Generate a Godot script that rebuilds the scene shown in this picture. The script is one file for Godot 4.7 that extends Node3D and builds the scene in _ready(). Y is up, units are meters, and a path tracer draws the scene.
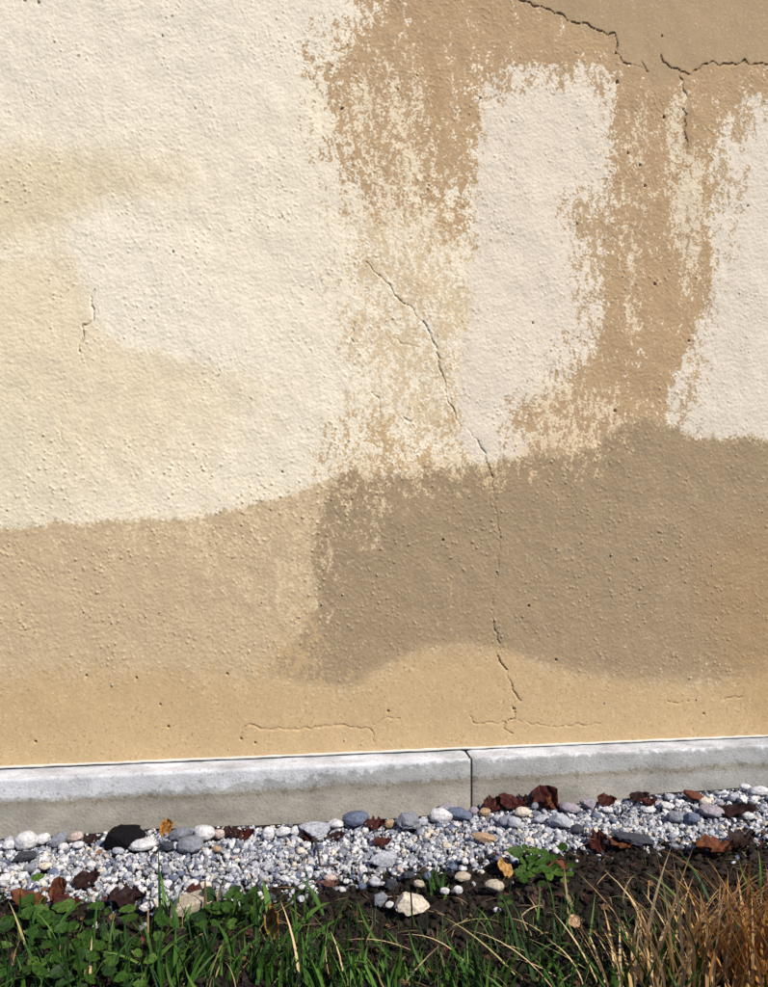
extends Node3D
# Stained rendered wall with concrete edging, a gravel strip, bare soil, weeds and grass.
# Wall face is the plane z = 0 (facing +z), x runs along the wall, y = 0 is the gravel at the foot of the kerb.

const YAW := 7.5
const FOCAL := 820.0            # in pixels of the 768 x 987 photograph
const CAM := Vector3(-0.1684, 0.49, 1.279)
const KERB_TOP := 0.080
const KERB_FRONT := 0.041
const WALL_FOOT := 0.0855

var rng := RandomNumberGenerator.new()
var taken := {}
var mats := {}

# ---------------------------------------------------------------- naming and tagging
func numbered(called: String) -> String:
	var n: int = taken.get(called, 0)
	taken[called] = n + 1
	return called if n == 0 else "%s_%03d" % [called, n]

func tag(o: Node, label: String, category: String, group := "", kind := "") -> void:
	if label: o.set_meta("label", label)
	if category: o.set_meta("category", category)
	if group: o.set_meta("group", group)
	if kind: o.set_meta("kind", kind)

func base(called: String, at := Vector3.ZERO, turn := 0.0) -> Node3D:
	var o := Node3D.new()
	o.name = numbered(called)
	add_child(o)
	o.position = at
	o.rotation.y = turn
	return o

func part(called: String, mesh: Mesh, m: Material, parent: Node) -> MeshInstance3D:
	var o := MeshInstance3D.new()
	o.name = called
	o.mesh = mesh
	if m: o.material_override = m
	parent.add_child(o, true)
	return o

func top(called: String, mesh: Mesh, m: Material) -> MeshInstance3D:
	var o := MeshInstance3D.new()
	o.name = numbered(called)
	o.mesh = mesh
	if m: o.material_override = m
	add_child(o)
	return o

# ---------------------------------------------------------------- measuring the photograph
func ray(u: float, v: float) -> Vector3:
	var a := deg_to_rad(YAW)
	var f := Vector3(sin(a), 0, -cos(a))
	var r := Vector3(cos(a), 0, sin(a))
	return f + r * ((u - 384.0) / FOCAL) + Vector3.UP * ((493.5 - v) / FOCAL)

func on_wall(u: float, v: float) -> Vector2:
	var d := ray(u, v)
	var p := CAM + d * (-CAM.z / d.z)
	return Vector2(p.x, p.y)

func on_ground(u: float, v: float, lift := 0.0) -> Vector3:
	var d := ray(u, v)
	var p := CAM + d * (-CAM.y / d.y)
	for k in 4:
		var y := ground_height(p.x, p.z) + lift
		p = CAM + d * ((y - CAM.y) / d.y)
	return p

func metres_per_pixel(p: Vector3) -> float:
	var a := deg_to_rad(YAW)
	return (p - CAM).dot(Vector3(sin(a), 0, -cos(a))) / FOCAL

# ---------------------------------------------------------------- noises (coordinates in millimetres)
var n_coarse := FastNoiseLite.new()
var n_mid := FastNoiseLite.new()
var n_fine := FastNoiseLite.new()
var n_grain := FastNoiseLite.new()
var n_cell := FastNoiseLite.new()
var n_patch := FastNoiseLite.new()
var n_ground := FastNoiseLite.new()

func make_noises() -> void:
	n_coarse.seed = 3; n_coarse.frequency = 1.0 / 240.0; n_coarse.fractal_octaves = 3
	n_mid.seed = 11; n_mid.noise_type = FastNoiseLite.TYPE_SIMPLEX_SMOOTH; n_mid.frequency = 1.0 / 15.0; n_mid.fractal_octaves = 2
	n_fine.seed = 17; n_fine.noise_type = FastNoiseLite.TYPE_SIMPLEX_SMOOTH; n_fine.frequency = 1.0 / 5.0; n_fine.fractal_type = FastNoiseLite.FRACTAL_NONE
	for n in [n_grain, n_cell]:
		n.seed = 29; n.noise_type = FastNoiseLite.TYPE_CELLULAR; n.frequency = 1.0 / 5.2; n.fractal_type = FastNoiseLite.FRACTAL_NONE
		n.cellular_jitter = 1.0
	n_grain.cellular_return_type = FastNoiseLite.RETURN_DISTANCE
	n_cell.cellular_return_type = FastNoiseLite.RETURN_CELL_VALUE
	n_patch.seed = 41; n_patch.frequency = 1.0 / 60.0; n_patch.fractal_octaves = 4
	n_ground.seed = 53; n_ground.frequency = 1.0 / 90.0; n_ground.fractal_octaves = 5

# grains of sand standing out of the render: 0 to 1
func grain(xm: float, ym: float) -> float:
	var c := n_cell.get_noise_2d(xm, ym)
	if c < 0.30:
		return 0.0
	var d := n_grain.get_noise_2d(xm, ym) + 1.0
	var big := (c - 0.30) / 0.70
	return smoothstep(0.20 + 0.28 * big, 0.08, d) * (0.25 + 0.85 * big * big)

# ---------------------------------------------------------------- stain masks in wall space
const MASK := Rect2(-1.624, 0.0, 3.328, 2.304)
const MASK_STEP := 0.004

func wall_poly(points: Array) -> PackedVector2Array:
	var out := PackedVector2Array()
	for i in range(0, points.size(), 2):
		out.append(on_wall(points[i], points[i + 1]))
	return out

func mask(points: Array, soft: float) -> Image:
	var w := int(MASK.size.x / MASK_STEP)
	var h := int(MASK.size.y / MASK_STEP)
	var poly := wall_poly(points)
	var data := PackedByteArray()
	data.resize(w * h)
	for j in h:
		var y := MASK.end.y - (j + 0.5) * MASK_STEP
		var xs := PackedFloat32Array()
		for k in poly.size():
			var a := poly[k]
			var b := poly[(k + 1) % poly.size()]
			if (a.y > y) != (b.y > y):
				xs.append(a.x + (y - a.y) / (b.y - a.y) * (b.x - a.x))
		xs.sort()
		for k in range(0, xs.size() - 1, 2):
			var i0 := clampi(int((xs[k] - MASK.position.x) / MASK_STEP), 0, w)
			var i1 := clampi(int((xs[k + 1] - MASK.position.x) / MASK_STEP), 0, w)
			for i in range(i0, i1):
				data[j * w + i] = 255
	var im := Image.create_from_data(w, h, false, Image.FORMAT_L8, data)
	im.shrink_x2()
	var w2 := im.get_width()
	var h2 := im.get_height()
	var rad := int(round(soft / (2.0 * MASK_STEP) * 0.4))
	if rad > 0:
		var d := im.get_data()
		for pass_ in 2:
			d = box_blur(d, w2, h2, rad, 1, w2)
			d = box_blur(d, h2, w2, rad, w2, 1)
		im = Image.create_from_data(w2, h2, false, Image.FORMAT_L8, d)
	im.resize(w, h, Image.INTERPOLATE_CUBIC)
	return im

# running mean along lines of n pixels that lie `along` apart; the lines lie `across` apart
func box_blur(d: PackedByteArray, n: int, lines: int, rad: int, along: int, across: int) -> PackedByteArray:
	var out := PackedByteArray()
	out.resize(d.size())
	var span := 2 * rad + 1
	for l in lines:
		var o := l * across
		var sum := d[o] * rad
		for k in rad: sum += d[o + mini(k, n - 1) * along]
		for i in n:
			sum += d[o + mini(i + rad, n - 1) * along]
			out[o + i * along] = sum / span
			sum -= d[o + maxi(i - rad, 0) * along]
	return out

func both(a: Image, b: Image) -> Image:
	var x := a.get_data()
	var y := b.get_data()
	for i in x.size(): x[i] = x[i] * y[i] / 255
	return Image.create_from_data(a.get_width(), a.get_height(), false, Image.FORMAT_L8, x)

func cut(im: Image, r: Rect2, w: int, h: int) -> PackedByteArray:
	var x0 := int(round((r.position.x - MASK.position.x) / MASK_STEP))
	var y0 := int(round((MASK.end.y - r.end.y) / MASK_STEP))
	var c := im.get_region(Rect2i(x0, y0, int(round(r.size.x / MASK_STEP)), int(round(r.size.y / MASK_STEP))))
	c.resize(w, h, Image.INTERPOLATE_BILINEAR)
	return c.get_data()

# crest of the rising damp, left to right across the wall (photograph pixels)
const TIDE := [-900, 560, -300, 540, 0, 530, 60, 522, 130, 518, 200, 517, 260, 503, 300, 491, 330, 478, 345, 468, 380, 478, 440, 468, 500, 462, 530, 452, 560, 454, 590, 448, 620, 425, 645, 414, 665, 420, 690, 433, 720, 438, 768, 437, 1000, 445, 1500, 450]

var zones := []
func make_zones() -> void:
	# [mask, sRGB colour seen in the photograph, how strongly grains break the edge, edge hardness, opacity, roughness kept 0..1]
	var low := TIDE + [1500, 1200, -900, 1200]
	zones = [
		{"m": both(mask([-900, 215, 0, 262, 40, 250, 64, 244, 80, 262, 86, 285, 92, 296, 95, 324, 112, 338, 150, 350, 200, 362, 262, 372, 340, 382, 340, 440, 300, 540, -900, 560], 0.016), mask([-900, 215, 60, 215, 130, 280, 230, 340, 290, 380, 190, 460, 0, 500, -900, 500], 0.20)), "c": Color8(233, 212, 176), "a": 0.25, "s": 0.42, "o": 0.62},
		{"m": mask([-60, 150, 60, 150, 130, 158, 210, 172, 190, 188, 110, 196, 66, 222, 50, 236, -60, 250], 0.06), "c": Color8(226, 206, 170), "a": 0.25, "s": 0.5, "o": 0.75},
		{"m": both(mask([58, 232, 76, 208, 104, 196, 150, 186, 300, 170, 340, 240, 340, 360, 262, 372, 200, 362, 150, 350, 112, 338, 95, 324, 92, 296, 84, 282, 78, 258], 0.014), mask([20, 190, 120, 180, 180, 240, 260, 330, 300, 380, 160, 370, 60, 330], 0.16)), "c": Color8(247, 237, 217), "a": 0.2, "s": 0.4, "o": 0.55, "dry": true},
		{"m": mask([-900, -300, -900, 60, 0, 110, 180, 120, 300, 90, 350, 40, 372, 0, 400, -300], 0.12), "c": Color8(241, 230, 210), "a": 0.15, "s": 0.5, "o": 0.8},
		{"m": mask([-900, 380, -40, 390, 40, 420, 70, 500, 40, 560, -900, 560], 0.12), "c": Color8(229, 217, 190), "a": 0.2, "s": 0.5, "o": 0.8},
		{"m": mask([345, 190, 480, 180, 480, 330, 470, 400, 470, 470, 345, 480, 340, 440, 372, 420, 376, 390, 350, 330, 350, 260], 0.06), "c": Color8(219, 193, 154), "a": 0.85, "s": 0.14, "o": 0.75, "l": 0.56},
		{"m": mask([340, 440, 372, 425, 400, 440, 440, 446, 470, 420, 470, 480, 330, 490], 0.03), "c": Color8(205, 174, 132), "a": 0.9, "s": 0.14, "o": 0.8, "l": 0.55},
		{"m": mask([374, -20, 366, 10, 350, 30, 334, 60, 334, 100, 342, 140, 356, 180, 400, 190, 482, 200, 500, 40, 560, -300, 440, -300], 0.085), "c": Color8(197, 167, 130), "a": 0.85, "s": 0.12, "o": 1.0, "l": 0.98},
		{"m": mask([490, 66, 480, 170, 474, 240, 452, 246, 456, 180, 466, 120, 472, 60], 0.05), "c": Color8(199, 168, 130), "a": 0.85, "s": 0.12, "o": 0.9, "l": 0.80},
		{"m": mask([378, -10, 500, -300, 1000, -300, 1000, 60, 790, 92, 742, 100, 726, 126, 713, 175, 709, 225, 715, 280, 703, 315, 691, 356, 675, 400, 668, 432, 600, 460, 560, 466, 524, 450, 528, 408, 560, 392, 594, 362, 602, 320, 608, 250, 611, 190, 617, 130, 615, 68, 560, 66, 490, 74, 420, 52], 0.018), "c": Color8(192, 162, 126), "a": 0.55, "s": 0.12, "o": 1.0, "l": 0.92},
		{"m": mask([384, 70, 412, 60, 424, 120, 420, 215, 385, 215, 366, 175, 352, 130, 350, 84], 0.05), "c": Color8(236, 219, 190), "a": 0.95, "s": 0.10, "o": 0.95, "l": 0.60, "dry": true},
		{"m": mask([426, 50, 442, 50, 444, 130, 438, 165, 430, 160, 428, 110], 0.010), "c": Color8(192, 160, 122), "a": 0.3, "s": 0.14, "o": 0.9},
		{"m": mask([640, 96, 650, 96, 652, 150, 642, 330, 628, 330, 626, 180], 0.024), "c": Color8(229, 211, 182), "a": 0.8, "s": 0.10, "o": 0.9, "l": 0.44, "dry": true},
		{"m": mask([666, 92, 690, 98, 700, 150, 710, 210, 704, 268, 684, 292, 676, 240, 670, 190], 0.020), "c": Color8(231, 214, 187), "a": 0.85, "s": 0.10, "o": 0.95, "l": 0.72, "dry": true},
		{"m": mask([686, 96, 694, 96, 692, 150, 684, 152], 0.008), "c": Color8(186, 156, 120), "a": 0.3, "s": 0.14, "o": 0.9},
		{"m": mask([498, -10, 545, 8, 570, 22, 598, 30, 616, 36, 618, 56, 632, 66, 645, 68, 655, 90, 680, 72, 700, 66, 742, 62, 768, 64, 1200, 60, 1200, -300, 440, -300], 0.010), "c": Color8(183, 158, 125), "a": 0.08, "s": 0.25, "o": 1.0, "trowel": true},
		{"m": mask([484, 84, 490, 72, 502, 66, 540, 68, 612, 64, 617, 120, 612, 190, 606, 255, 602, 320, 594, 364, 560, 394, 528, 406, 530, 444, 516, 458, 480, 468, 458, 440, 464, 350, 474, 250, 478, 170, 482, 110], 0.020), "c": Color8(236, 222, 202), "a": 0.45, "s": 0.14, "o": 1.0, "dry": true},
		{"m": mask([488, 60, 560, 58, 620, 60, 622, 200, 614, 200, 606, 92, 560, 84, 500, 96], 0.022), "c": Color8(192, 162, 126), "a": 0.8, "s": 0.10, "o": 0.95, "l": 0.50},
		{"m": mask([574, 196, 616, 186, 612, 330, 602, 380, 560, 420, 520, 450, 516, 410, 552, 380, 590, 330, 578, 262], 0.030), "c": Color8(196, 167, 130), "a": 0.85, "s": 0.10, "o": 0.95, "l": 0.62},
		{"m": mask([526, 404, 560, 384, 610, 372, 640, 420, 600, 452, 540, 462, 522, 450], 0.024), "c": Color8(234, 214, 182), "a": 0.85, "s": 0.10, "o": 0.9, "l": 0.46, "dry": true},
		{"m": mask([1400, 40, 800, 80, 768, 92, 745, 98, 730, 112, 718, 150, 711, 200, 718, 255, 706, 305, 690, 345, 678, 378, 666, 404, 680, 428, 700, 438, 768, 440, 1400, 450], 0.018), "c": Color8(232, 219, 200), "a": 0.45, "s": 0.14, "o": 1.0, "dry": true},
		{"m": mask([716, 96, 770, 84, 770, 130, 736, 140, 722, 250, 700, 330, 690, 420, 672, 420, 690, 330, 708, 230], 0.03), "c": Color8(194, 165, 128), "a": 0.85, "s": 0.10, "o": 0.9, "l": 0.50},
		{"m": mask(low, 0.015), "c": Color8(206, 182, 147), "a": 0.34, "s": 0.16, "o": 1.0},
		{"m": both(mask([316, 560, 320, 520, 330, 484, 345, 470, 380, 478, 440, 470, 500, 464, 530, 454, 560, 456, 590, 450, 620, 427, 645, 416, 665, 422, 690, 435, 720, 440, 768, 439, 1000, 447, 1400, 450, 1400, 760, 790, 760, 690, 712, 620, 688, 560, 668, 515, 653, 480, 644, 450, 642, 415, 652, 384, 666, 356, 692, 310, 686, 262, 674, 296, 640, 322, 600], 0.026), mask([-900, 300, 1400, 300, 1400, 668, 768, 676, 640, 684, 560, 684, 520, 700, -900, 720], 0.075)), "c": Color8(170, 148, 119), "a": 0.36, "s": 0.28, "o": 1.0},
		{"m": mask([330, 470, 345, 458, 380, 466, 440, 460, 520, 452, 560, 448, 590, 440, 612, 424, 640, 430, 600, 466, 540, 472, 480, 482, 400, 492, 340, 500], 0.02), "c": Color8(226, 200, 160), "a": 0.9, "s": 0.12, "o": 0.7, "l": 0.28, "dry": true},
		{"m": mask([60, 520, 200, 512, 300, 488, 340, 470, 420, 490, 330, 540, 320, 600, 290, 620, 200, 560, 80, 545], 0.05), "c": Color8(224, 202, 166), "a": 0.8, "s": 0.14, "o": 0.7, "l": 0.34, "dry": true},
		{"m": mask([-900, 690, 0, 676, 150, 668, 260, 676, 350, 690, 380, 668, 412, 656, 450, 645, 490, 648, 520, 656, 560, 672, 600, 675, 650, 684, 720, 686, 768, 668, 1400, 664, 1400, 1100, -900, 1100], 0.06), "c": Color8(205, 175, 133), "a": 0.35, "s": 0.35, "o": 0.9, "trowel": true},
		{"m": mask([270, 640, 320, 610, 330, 660, 352, 690, 310, 692, 260, 680], 0.04), "c": Color8(205, 176, 134), "a": 0.8, "s": 0.14, "o": 0.8, "l": 0.5},
		{"m": mask([690, 560, 768, 520, 1400, 520, 1400, 740, 768, 735, 730, 690], 0.09), "c": Color8(180, 147, 104), "a": 0.2, "s": 0.5, "o": 0.5},
	]

func smooth_mask() -> Image:
	# where the render was trowelled smooth
	var w := int(MASK.size.x / MASK_STEP)
	var h := int(MASK.size.y / MASK_STEP)
	var out := Image.create_empty(w, h, false, Image.FORMAT_L8)
	var pair := zones.filter(func(z): return z.has("trowel"))
	var a: PackedByteArray = pair[0].m.get_data()
	var b: PackedByteArray = pair[1].m.get_data()
	var d := PackedByteArray()
	d.resize(w * h)
	for i in w * h:
		d[i] = clampi(maxi(int(a[i] * 0.85), int(b[i] * 0.80)), 0, 255)
	out.set_data(w, h, false, Image.FORMAT_L8, d)
	return out

# what a colour of the photograph is as a base colour under this light (linear)
const LIT := Vector3(1.38, 1.31, 1.27)
func albedo(c: Color) -> Vector3:
	var l := c.srgb_to_linear()
	return Vector3(l.r / LIT.x, l.g / LIT.y, l.b / LIT.z)

func wall_texture(r: Rect2, w: int, h: int) -> Array:
	var fields := []
	var cols := PackedVector3Array()
	var amps := PackedFloat32Array()
	var hard := PackedFloat32Array()
	var opac := PackedFloat32Array()
	var lvl := PackedFloat32Array()
	var dry := PackedByteArray()
	for z in zones:
		fields.append(cut(z.m, r, w, h))
		cols.append(albedo(z.c)); amps.append(z.a); hard.append(z.s); opac.append(z.o); lvl.append(z.get("l", 1.0)); dry.append(1 if z.has("dry") else 0)
	var ground_tone := albedo(Color8(244, 231, 208))
	var pale := albedo(Color8(236, 222, 190))
	var rgb := PackedByteArray(); rgb.resize(w * h * 3)
	var relief := PackedByteArray(); relief.resize(w * h)
	var nz := zones.size()
	var mud := albedo(Color8(150, 116, 78))
	var sx := r.size.x / w
	var sy := r.size.y / h
	var lut := PackedByteArray(); lut.resize(4097)
	for i in 4097:
		lut[i] = int(round(255.0 * Color(i / 4096.0, 0, 0).linear_to_srgb().r))
	var f0: PackedByteArray
	for j in h:
		var ym := (r.end.y - (j + 0.5) * sy) * 1000.0
		for i in w:
			var xm := (r.position.x + (i + 0.5) * sx) * 1000.0
			var k := j * w + i
			var g := grain(xm, ym)
			var f := n_fine.get_noise_2d(xm, ym)
			var m := n_mid.get_noise_2d(xm * 1.15, ym * 0.75)
			var p := n_patch.get_noise_2d(xm * 1.3, ym * 0.7)
			var edge := 0.80 * m + 0.55 * f + 0.75 * p + 0.5 * g - 0.05
			var c := ground_tone
			for q in nz:
				f0 = fields[q]
				var b := f0[k]
				if b < 3: continue
				var t := b / 255.0 * lvl[q]
				# dry pale render holds on to the grains, damp sits between them
				var e := edge * amps[q]
				if dry[q]: e = -e
				t = smoothstep(0.5 - hard[q], 0.5 + hard[q], t - e) * opac[q]
				c = c.lerp(cols[q], t)
			c = c.lerp(pale, g * 0.32)
			c *= 1.0 + 0.05 * p + 0.05 * m + 0.05 * f
			if ym < 330.0:
				var drop := n_mid.get_noise_2d(xm * 2.3 + 7000.0, ym * 2.3) + 0.25 * p
				if drop > 0.50: c = c.lerp(mud, smoothstep(0.50, 0.62, drop) * 0.55)
			rgb[k * 3] = lut[clampi(int(c.x * 4096.0), 0, 4096)]
			rgb[k * 3 + 1] = lut[clampi(int(c.y * 4096.0), 0, 4096)]
			rgb[k * 3 + 2] = lut[clampi(int(c.z * 4096.0), 0, 4096)]
			relief[k] = clampi(int(128.0 + 70.0 * n_fine.get_noise_2d(xm * 2.6 + 900.0, ym * 2.6) + 30.0 * f), 0, 255)
	return [Image.create_from_data(w, h, false, Image.FORMAT_RGB8, rgb), Image.create_from_data(w, h, false, Image.FORMAT_L8, relief)]

# ---------------------------------------------------------------- cracks (photograph pixels, then width and depth in millimetres)
const CRACKS := [
	[2.6, 6.0, [498, -10, 520, 0, 545, 9, 560, 14, 565, 19, 572, 22, 588, 24, 600, 30, 607, 35, 614, 34, 617, 44, 616, 54, 624, 62, 630, 66]],
	[2.4, 5.0, [640, 62, 645, 66, 649, 72]],
	[2.6, 6.0, [661, 56, 668, 66, 680, 71, 690, 74, 702, 66, 713, 62, 718, 66, 730, 63, 737, 65, 745, 60, 750, 64, 768, 63, 800, 65, 860, 60, 960, 72]],
	[2.2, 4.5, [680, 76, 684, 88, 689, 97]], [2.6, 5.0, [681, 108, 686, 114, 685, 130, 688, 150]],
	[2.2, 4.5, [366, 262, 376, 272, 384, 279, 391, 285, 394, 294, 399, 299, 408, 304, 414, 310, 416, 315]],
	[2.4, 5.0, [424, 322, 428, 330, 434, 340, 437, 352, 440, 364, 442, 374, 446, 386, 445, 396, 450, 404, 455, 412, 457, 420]],
	[2.4, 5.0, [479, 441, 485, 453, 488, 464, 492, 477]], [1.8, 3.0, [492, 477, 494, 500, 500, 540, 497, 580]],
	[1.6, 2.4, [497, 580, 491, 600, 493, 623, 496, 632, 499, 645, 497, 656, 507, 670, 509, 681, 520, 700, 511, 706]], [1.4, 2.2, [457, 420, 468, 432, 479, 441]], [1.4, 2.2, [416, 315, 424, 322]], [1.5, 2.5, [630, 66, 641, 68, 650, 72]],
	[2.4, 5.0, [493, 623, 496, 632, 499, 645]], [3.0, 6.0, [498, 656, 503, 663, 507, 670]], [2.4, 5.0, [509, 681, 513, 690, 516, 695, 520, 700]],
	[2.2, 5.0, [511, 706, 516, 712, 515, 717, 506, 722, 505, 727, 513, 733]], [2.0, 3.0, [469, 717, 474, 722, 490, 724, 505, 722]],
	[2.0, 3.0, [516, 720, 530, 724, 560, 726, 600, 724]], [2.0, 3.5, [668, 700, 680, 703, 690, 701]], [2.0, 3.5, [722, 701, 735, 697, 742, 697]],
	[2.4, 5.0, [94, 289, 91, 300, 93, 313, 91, 322, 84, 326, 81, 338, 80, 352]],
	[2.0, 3.5, [354, 322, 353, 333, 350, 338, 353, 343]], [2.0, 3.5, [372, 392, 379, 398, 381, 405, 378, 412]], [2.0, 3.5, [400, 414, 406, 418, 410, 422]],
	[2.6, 3.5, [240, 739, 244, 730, 250, 723, 256, 724, 260, 730]], [6.0, 2.5, [258, 728, 290, 729, 330, 727, 345, 726]], [2.4, 3.5, [345, 726, 370, 729, 374, 735, 373, 744]],
	[2.0, 3.0, [374, 724, 388, 718, 400, 719]], [2.0, 3.0, [60, 420, 62, 440, 60, 455]], [1.8, 2.5, [388, 336, 402, 342, 418, 348]],
]
const PITS := [615, 411, 3.4, 241, 739, 2.6, 255, 743, 2.4, 388, 711, 2.8, 611, 556, 2.6, 529, 606, 2.6, 704, 714, 2.6, 24, 0, 3.0, 38, 2, 3.0, 168, 727, 2.6, 160, 705, 2.2, 556, 660, 2.6, 35, 742, 2.4, 86, 676, 2.0, 136, 678, 2.0, 227, 674, 2.0, 282, 472, 2.4, 193, 445, 2.0, 173, 252, 2.2, 162, 36, 2.2, 748, 206, 2.6, 514, 709, 3.0, 443, 540, 2.2, 577, 224, 2.2, 662, 36, 2.2, 655, 284, 3.0, 689, 341, 2.2, 480, 98, 2.6, 664, 117, 3.4, 617, 82, 4.0, 640, 165, 3.0, 628, 153, 2.6, 645, 186, 2.4, 533, 323, 2.2]
const CHIPS := [611, 555, 660, 669, 690, 678, 697, 699, 557, 548, 648, 421, 498, 571, 112, 685, 229, 749, 343, 107, 362, 744, 460, 561, 160, 612, 345, 740, 712, 565, 700, 555, 605, 702, 84, 612, 206, 730, 262, 602, 322, 604, 343, 594, 300, 617]

# ---------------------------------------------------------------- the wall
func wall_relief(r: Rect2, step: float, smooth_im: Image, fine: bool) -> ArrayMesh:
	var nx := int(round(r.size.x / step)) + 1
	var ny := int(round(r.size.y / step)) + 1
	var sm := cut(smooth_im, r, nx, ny)
	var hgt := PackedFloat32Array(); hgt.resize(nx * ny)
	for j in ny:
		var ym := (r.end.y - j * step) * 1000.0
		for i in nx:
			var xm := (r.position.x + i * step) * 1000.0
			var k := j * nx + i
			var rough := 1.0 - sm[k] / 255.0
			# day joints, where one lift of render meets the next
			var joint := smoothstep(0.0, 14.0, minf(minf(absf(xm + 660.0), absf(xm - 748.0)), absf(ym - 1365.5)))
			if ym > 1380.0 or joint > 1.0: joint = smoothstep(0.0, 14.0, minf(absf(xm + 660.0), absf(xm - 748.0)))
			var v := 2.2 * n_coarse.get_noise_2d(xm, ym) + 0.9 * n_patch.get_noise_2d(xm, ym) * (0.4 + 0.6 * rough)
			if fine:
				# ridges dragged up by the float
				var drag := 0.32 * n_mid.get_noise_2d(0.55 * xm + 0.22 * ym + 4000.0, 2.1 * ym - 0.9 * xm)
				v += (0.30 * n_mid.get_noise_2d(xm * 1.5 + 0.5 * ym, ym * 1.9) + 0.34 * n_fine.get_noise_2d(xm * 1.2, ym * 1.2) + drag) * joint * (0.22 + 0.78 * rough)
				v += 1.75 * joint * grain(xm, ym) * (0.06 + 0.94 * rough) * clampf(0.55 + 1.6 * n_patch.get_noise_2d(xm * 0.5 + 900.0, ym * 0.5) + 0.5 * smoothstep(640.0, 480.0, ym), 0.08, 1.4)
			# the last centimetre leans out over the base bead
			hgt[k] = v * 0.001
	if fine:
		var depths := PackedFloat32Array(); depths.resize(nx * ny)
		for c in CRACKS:
			var pts := wall_poly(c[2])
			for s in pts.size() - 1:
				var a := pts[s]
				var b := pts[s + 1]
				var steps := int(a.distance_to(b) / 0.0006) + 1
				for q in steps:
					var p := a.lerp(b, float(q) / steps)
					p += Vector2(n_fine.get_noise_2d(p.y * 260.0, p.x * 260.0 + 50.0), n_fine.get_noise_2d(p.x * 260.0, p.y * 260.0 + 150.0)) * 0.0030
					var wmm: float = c[0] * clampf(0.8 + 1.1 * n_mid.get_noise_2d(p.x * 900.0 + 300.0, p.y * 900.0), 0.25, 1.4)
					groove(depths, nx, ny, r, step, p, wmm * 0.00030, c[1] * 0.0007)
		for q in range(0, PITS.size(), 3):
			groove(depths, nx, ny, r, step, on_wall(PITS[q], PITS[q + 1]), PITS[q + 2] * 0.0007, 0.006)
		for k in nx * ny: hgt[k] -= depths[k]
	var vs := PackedVector3Array(); vs.resize(nx * ny)
	var ns := PackedVector3Array(); ns.resize(nx * ny)
	var uv := PackedVector2Array(); uv.resize(nx * ny)
	for j in ny:
		var y := r.end.y - j * step
		var ju := maxi(j - 1, 0)
		var jd := mini(j + 1, ny - 1)
		for i in nx:
			var k := j * nx + i
			vs[k] = Vector3(r.position.x + i * step, y, hgt[k])
			var dx := (hgt[j * nx + mini(i + 1, nx - 1)] - hgt[j * nx + maxi(i - 1, 0)]) / (2.0 * step)
			var dy := (hgt[ju * nx + i] - hgt[jd * nx + i]) / (2.0 * step)
			ns[k] = Vector3(-dx, -dy, 1.0).normalized()
			uv[k] = Vector2(float(i) / (nx - 1), float(j) / (ny - 1))
	return grid_mesh(vs, ns, uv, nx, ny)

func groove(hgt: PackedFloat32Array, nx: int, ny: int, r: Rect2, step: float, p: Vector2, rad: float, depth: float) -> void:
	var ci := (p.x - r.position.x) / step
	var cj := (r.end.y - p.y) / step
	var n := int(rad / step) + 2
	for j in range(maxi(int(cj) - n, 0), mini(int(cj) + n + 1, ny)):
		for i in range(maxi(int(ci) - n, 0), mini(int(ci) + n + 1, nx)):
			var d := Vector2(i - ci, j - cj).length() * step
			var t := smoothstep(rad + step * 0.40, rad * 0.3, d)
			if t > 0.0:
				var k := j * nx + i
				hgt[k] = maxf(hgt[k], depth * t)

func grid_mesh(vs: PackedVector3Array, ns: PackedVector3Array, uv: PackedVector2Array, nx: int, ny: int) -> ArrayMesh:
	var ix := PackedInt32Array(); ix.resize((nx - 1) * (ny - 1) * 6)
	var o := 0
	for j in ny - 1:
		for i in nx - 1:
			var a := j * nx + i
			ix[o] = a; ix[o + 1] = a + 1; ix[o + 2] = a + nx
			ix[o + 3] = a + 1; ix[o + 4] = a + nx + 1; ix[o + 5] = a + nx
			o += 6
	var arr := []
	arr.resize(Mesh.ARRAY_MAX)
	arr[Mesh.ARRAY_VERTEX] = vs; arr[Mesh.ARRAY_NORMAL] = ns; arr[Mesh.ARRAY_TEX_UV] = uv; arr[Mesh.ARRAY_INDEX] = ix
	var am := ArrayMesh.new()
	am.add_surface_from_arrays(Mesh.PRIMITIVE_TRIANGLES, arr)
	return am

func box(a: Vector3, b: Vector3) -> BoxMesh:
	var m := BoxMesh.new()
	m.size = b - a
	return m

func box_part(called: String, a: Vector3, b: Vector3, m: Material, parent: Node) -> MeshInstance3D:
	var o := part(called, box(a, b), m, parent)
	o.position = (a + b) * 0.5
	return o

func plaster_material(t: Array, relief_cm: float) -> StandardMaterial3D:
	var m := StandardMaterial3D.new()
	m.albedo_texture = ImageTexture.create_from_image(t[0])
	m.roughness = 0.93
	m.metallic_specular = 0.25
	m.texture_repeat = false
	m.heightmap_enabled = true
	m.heightmap_texture = ImageTexture.create_from_image(t[1])
	m.heightmap_scale = relief_cm
	return m

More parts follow.
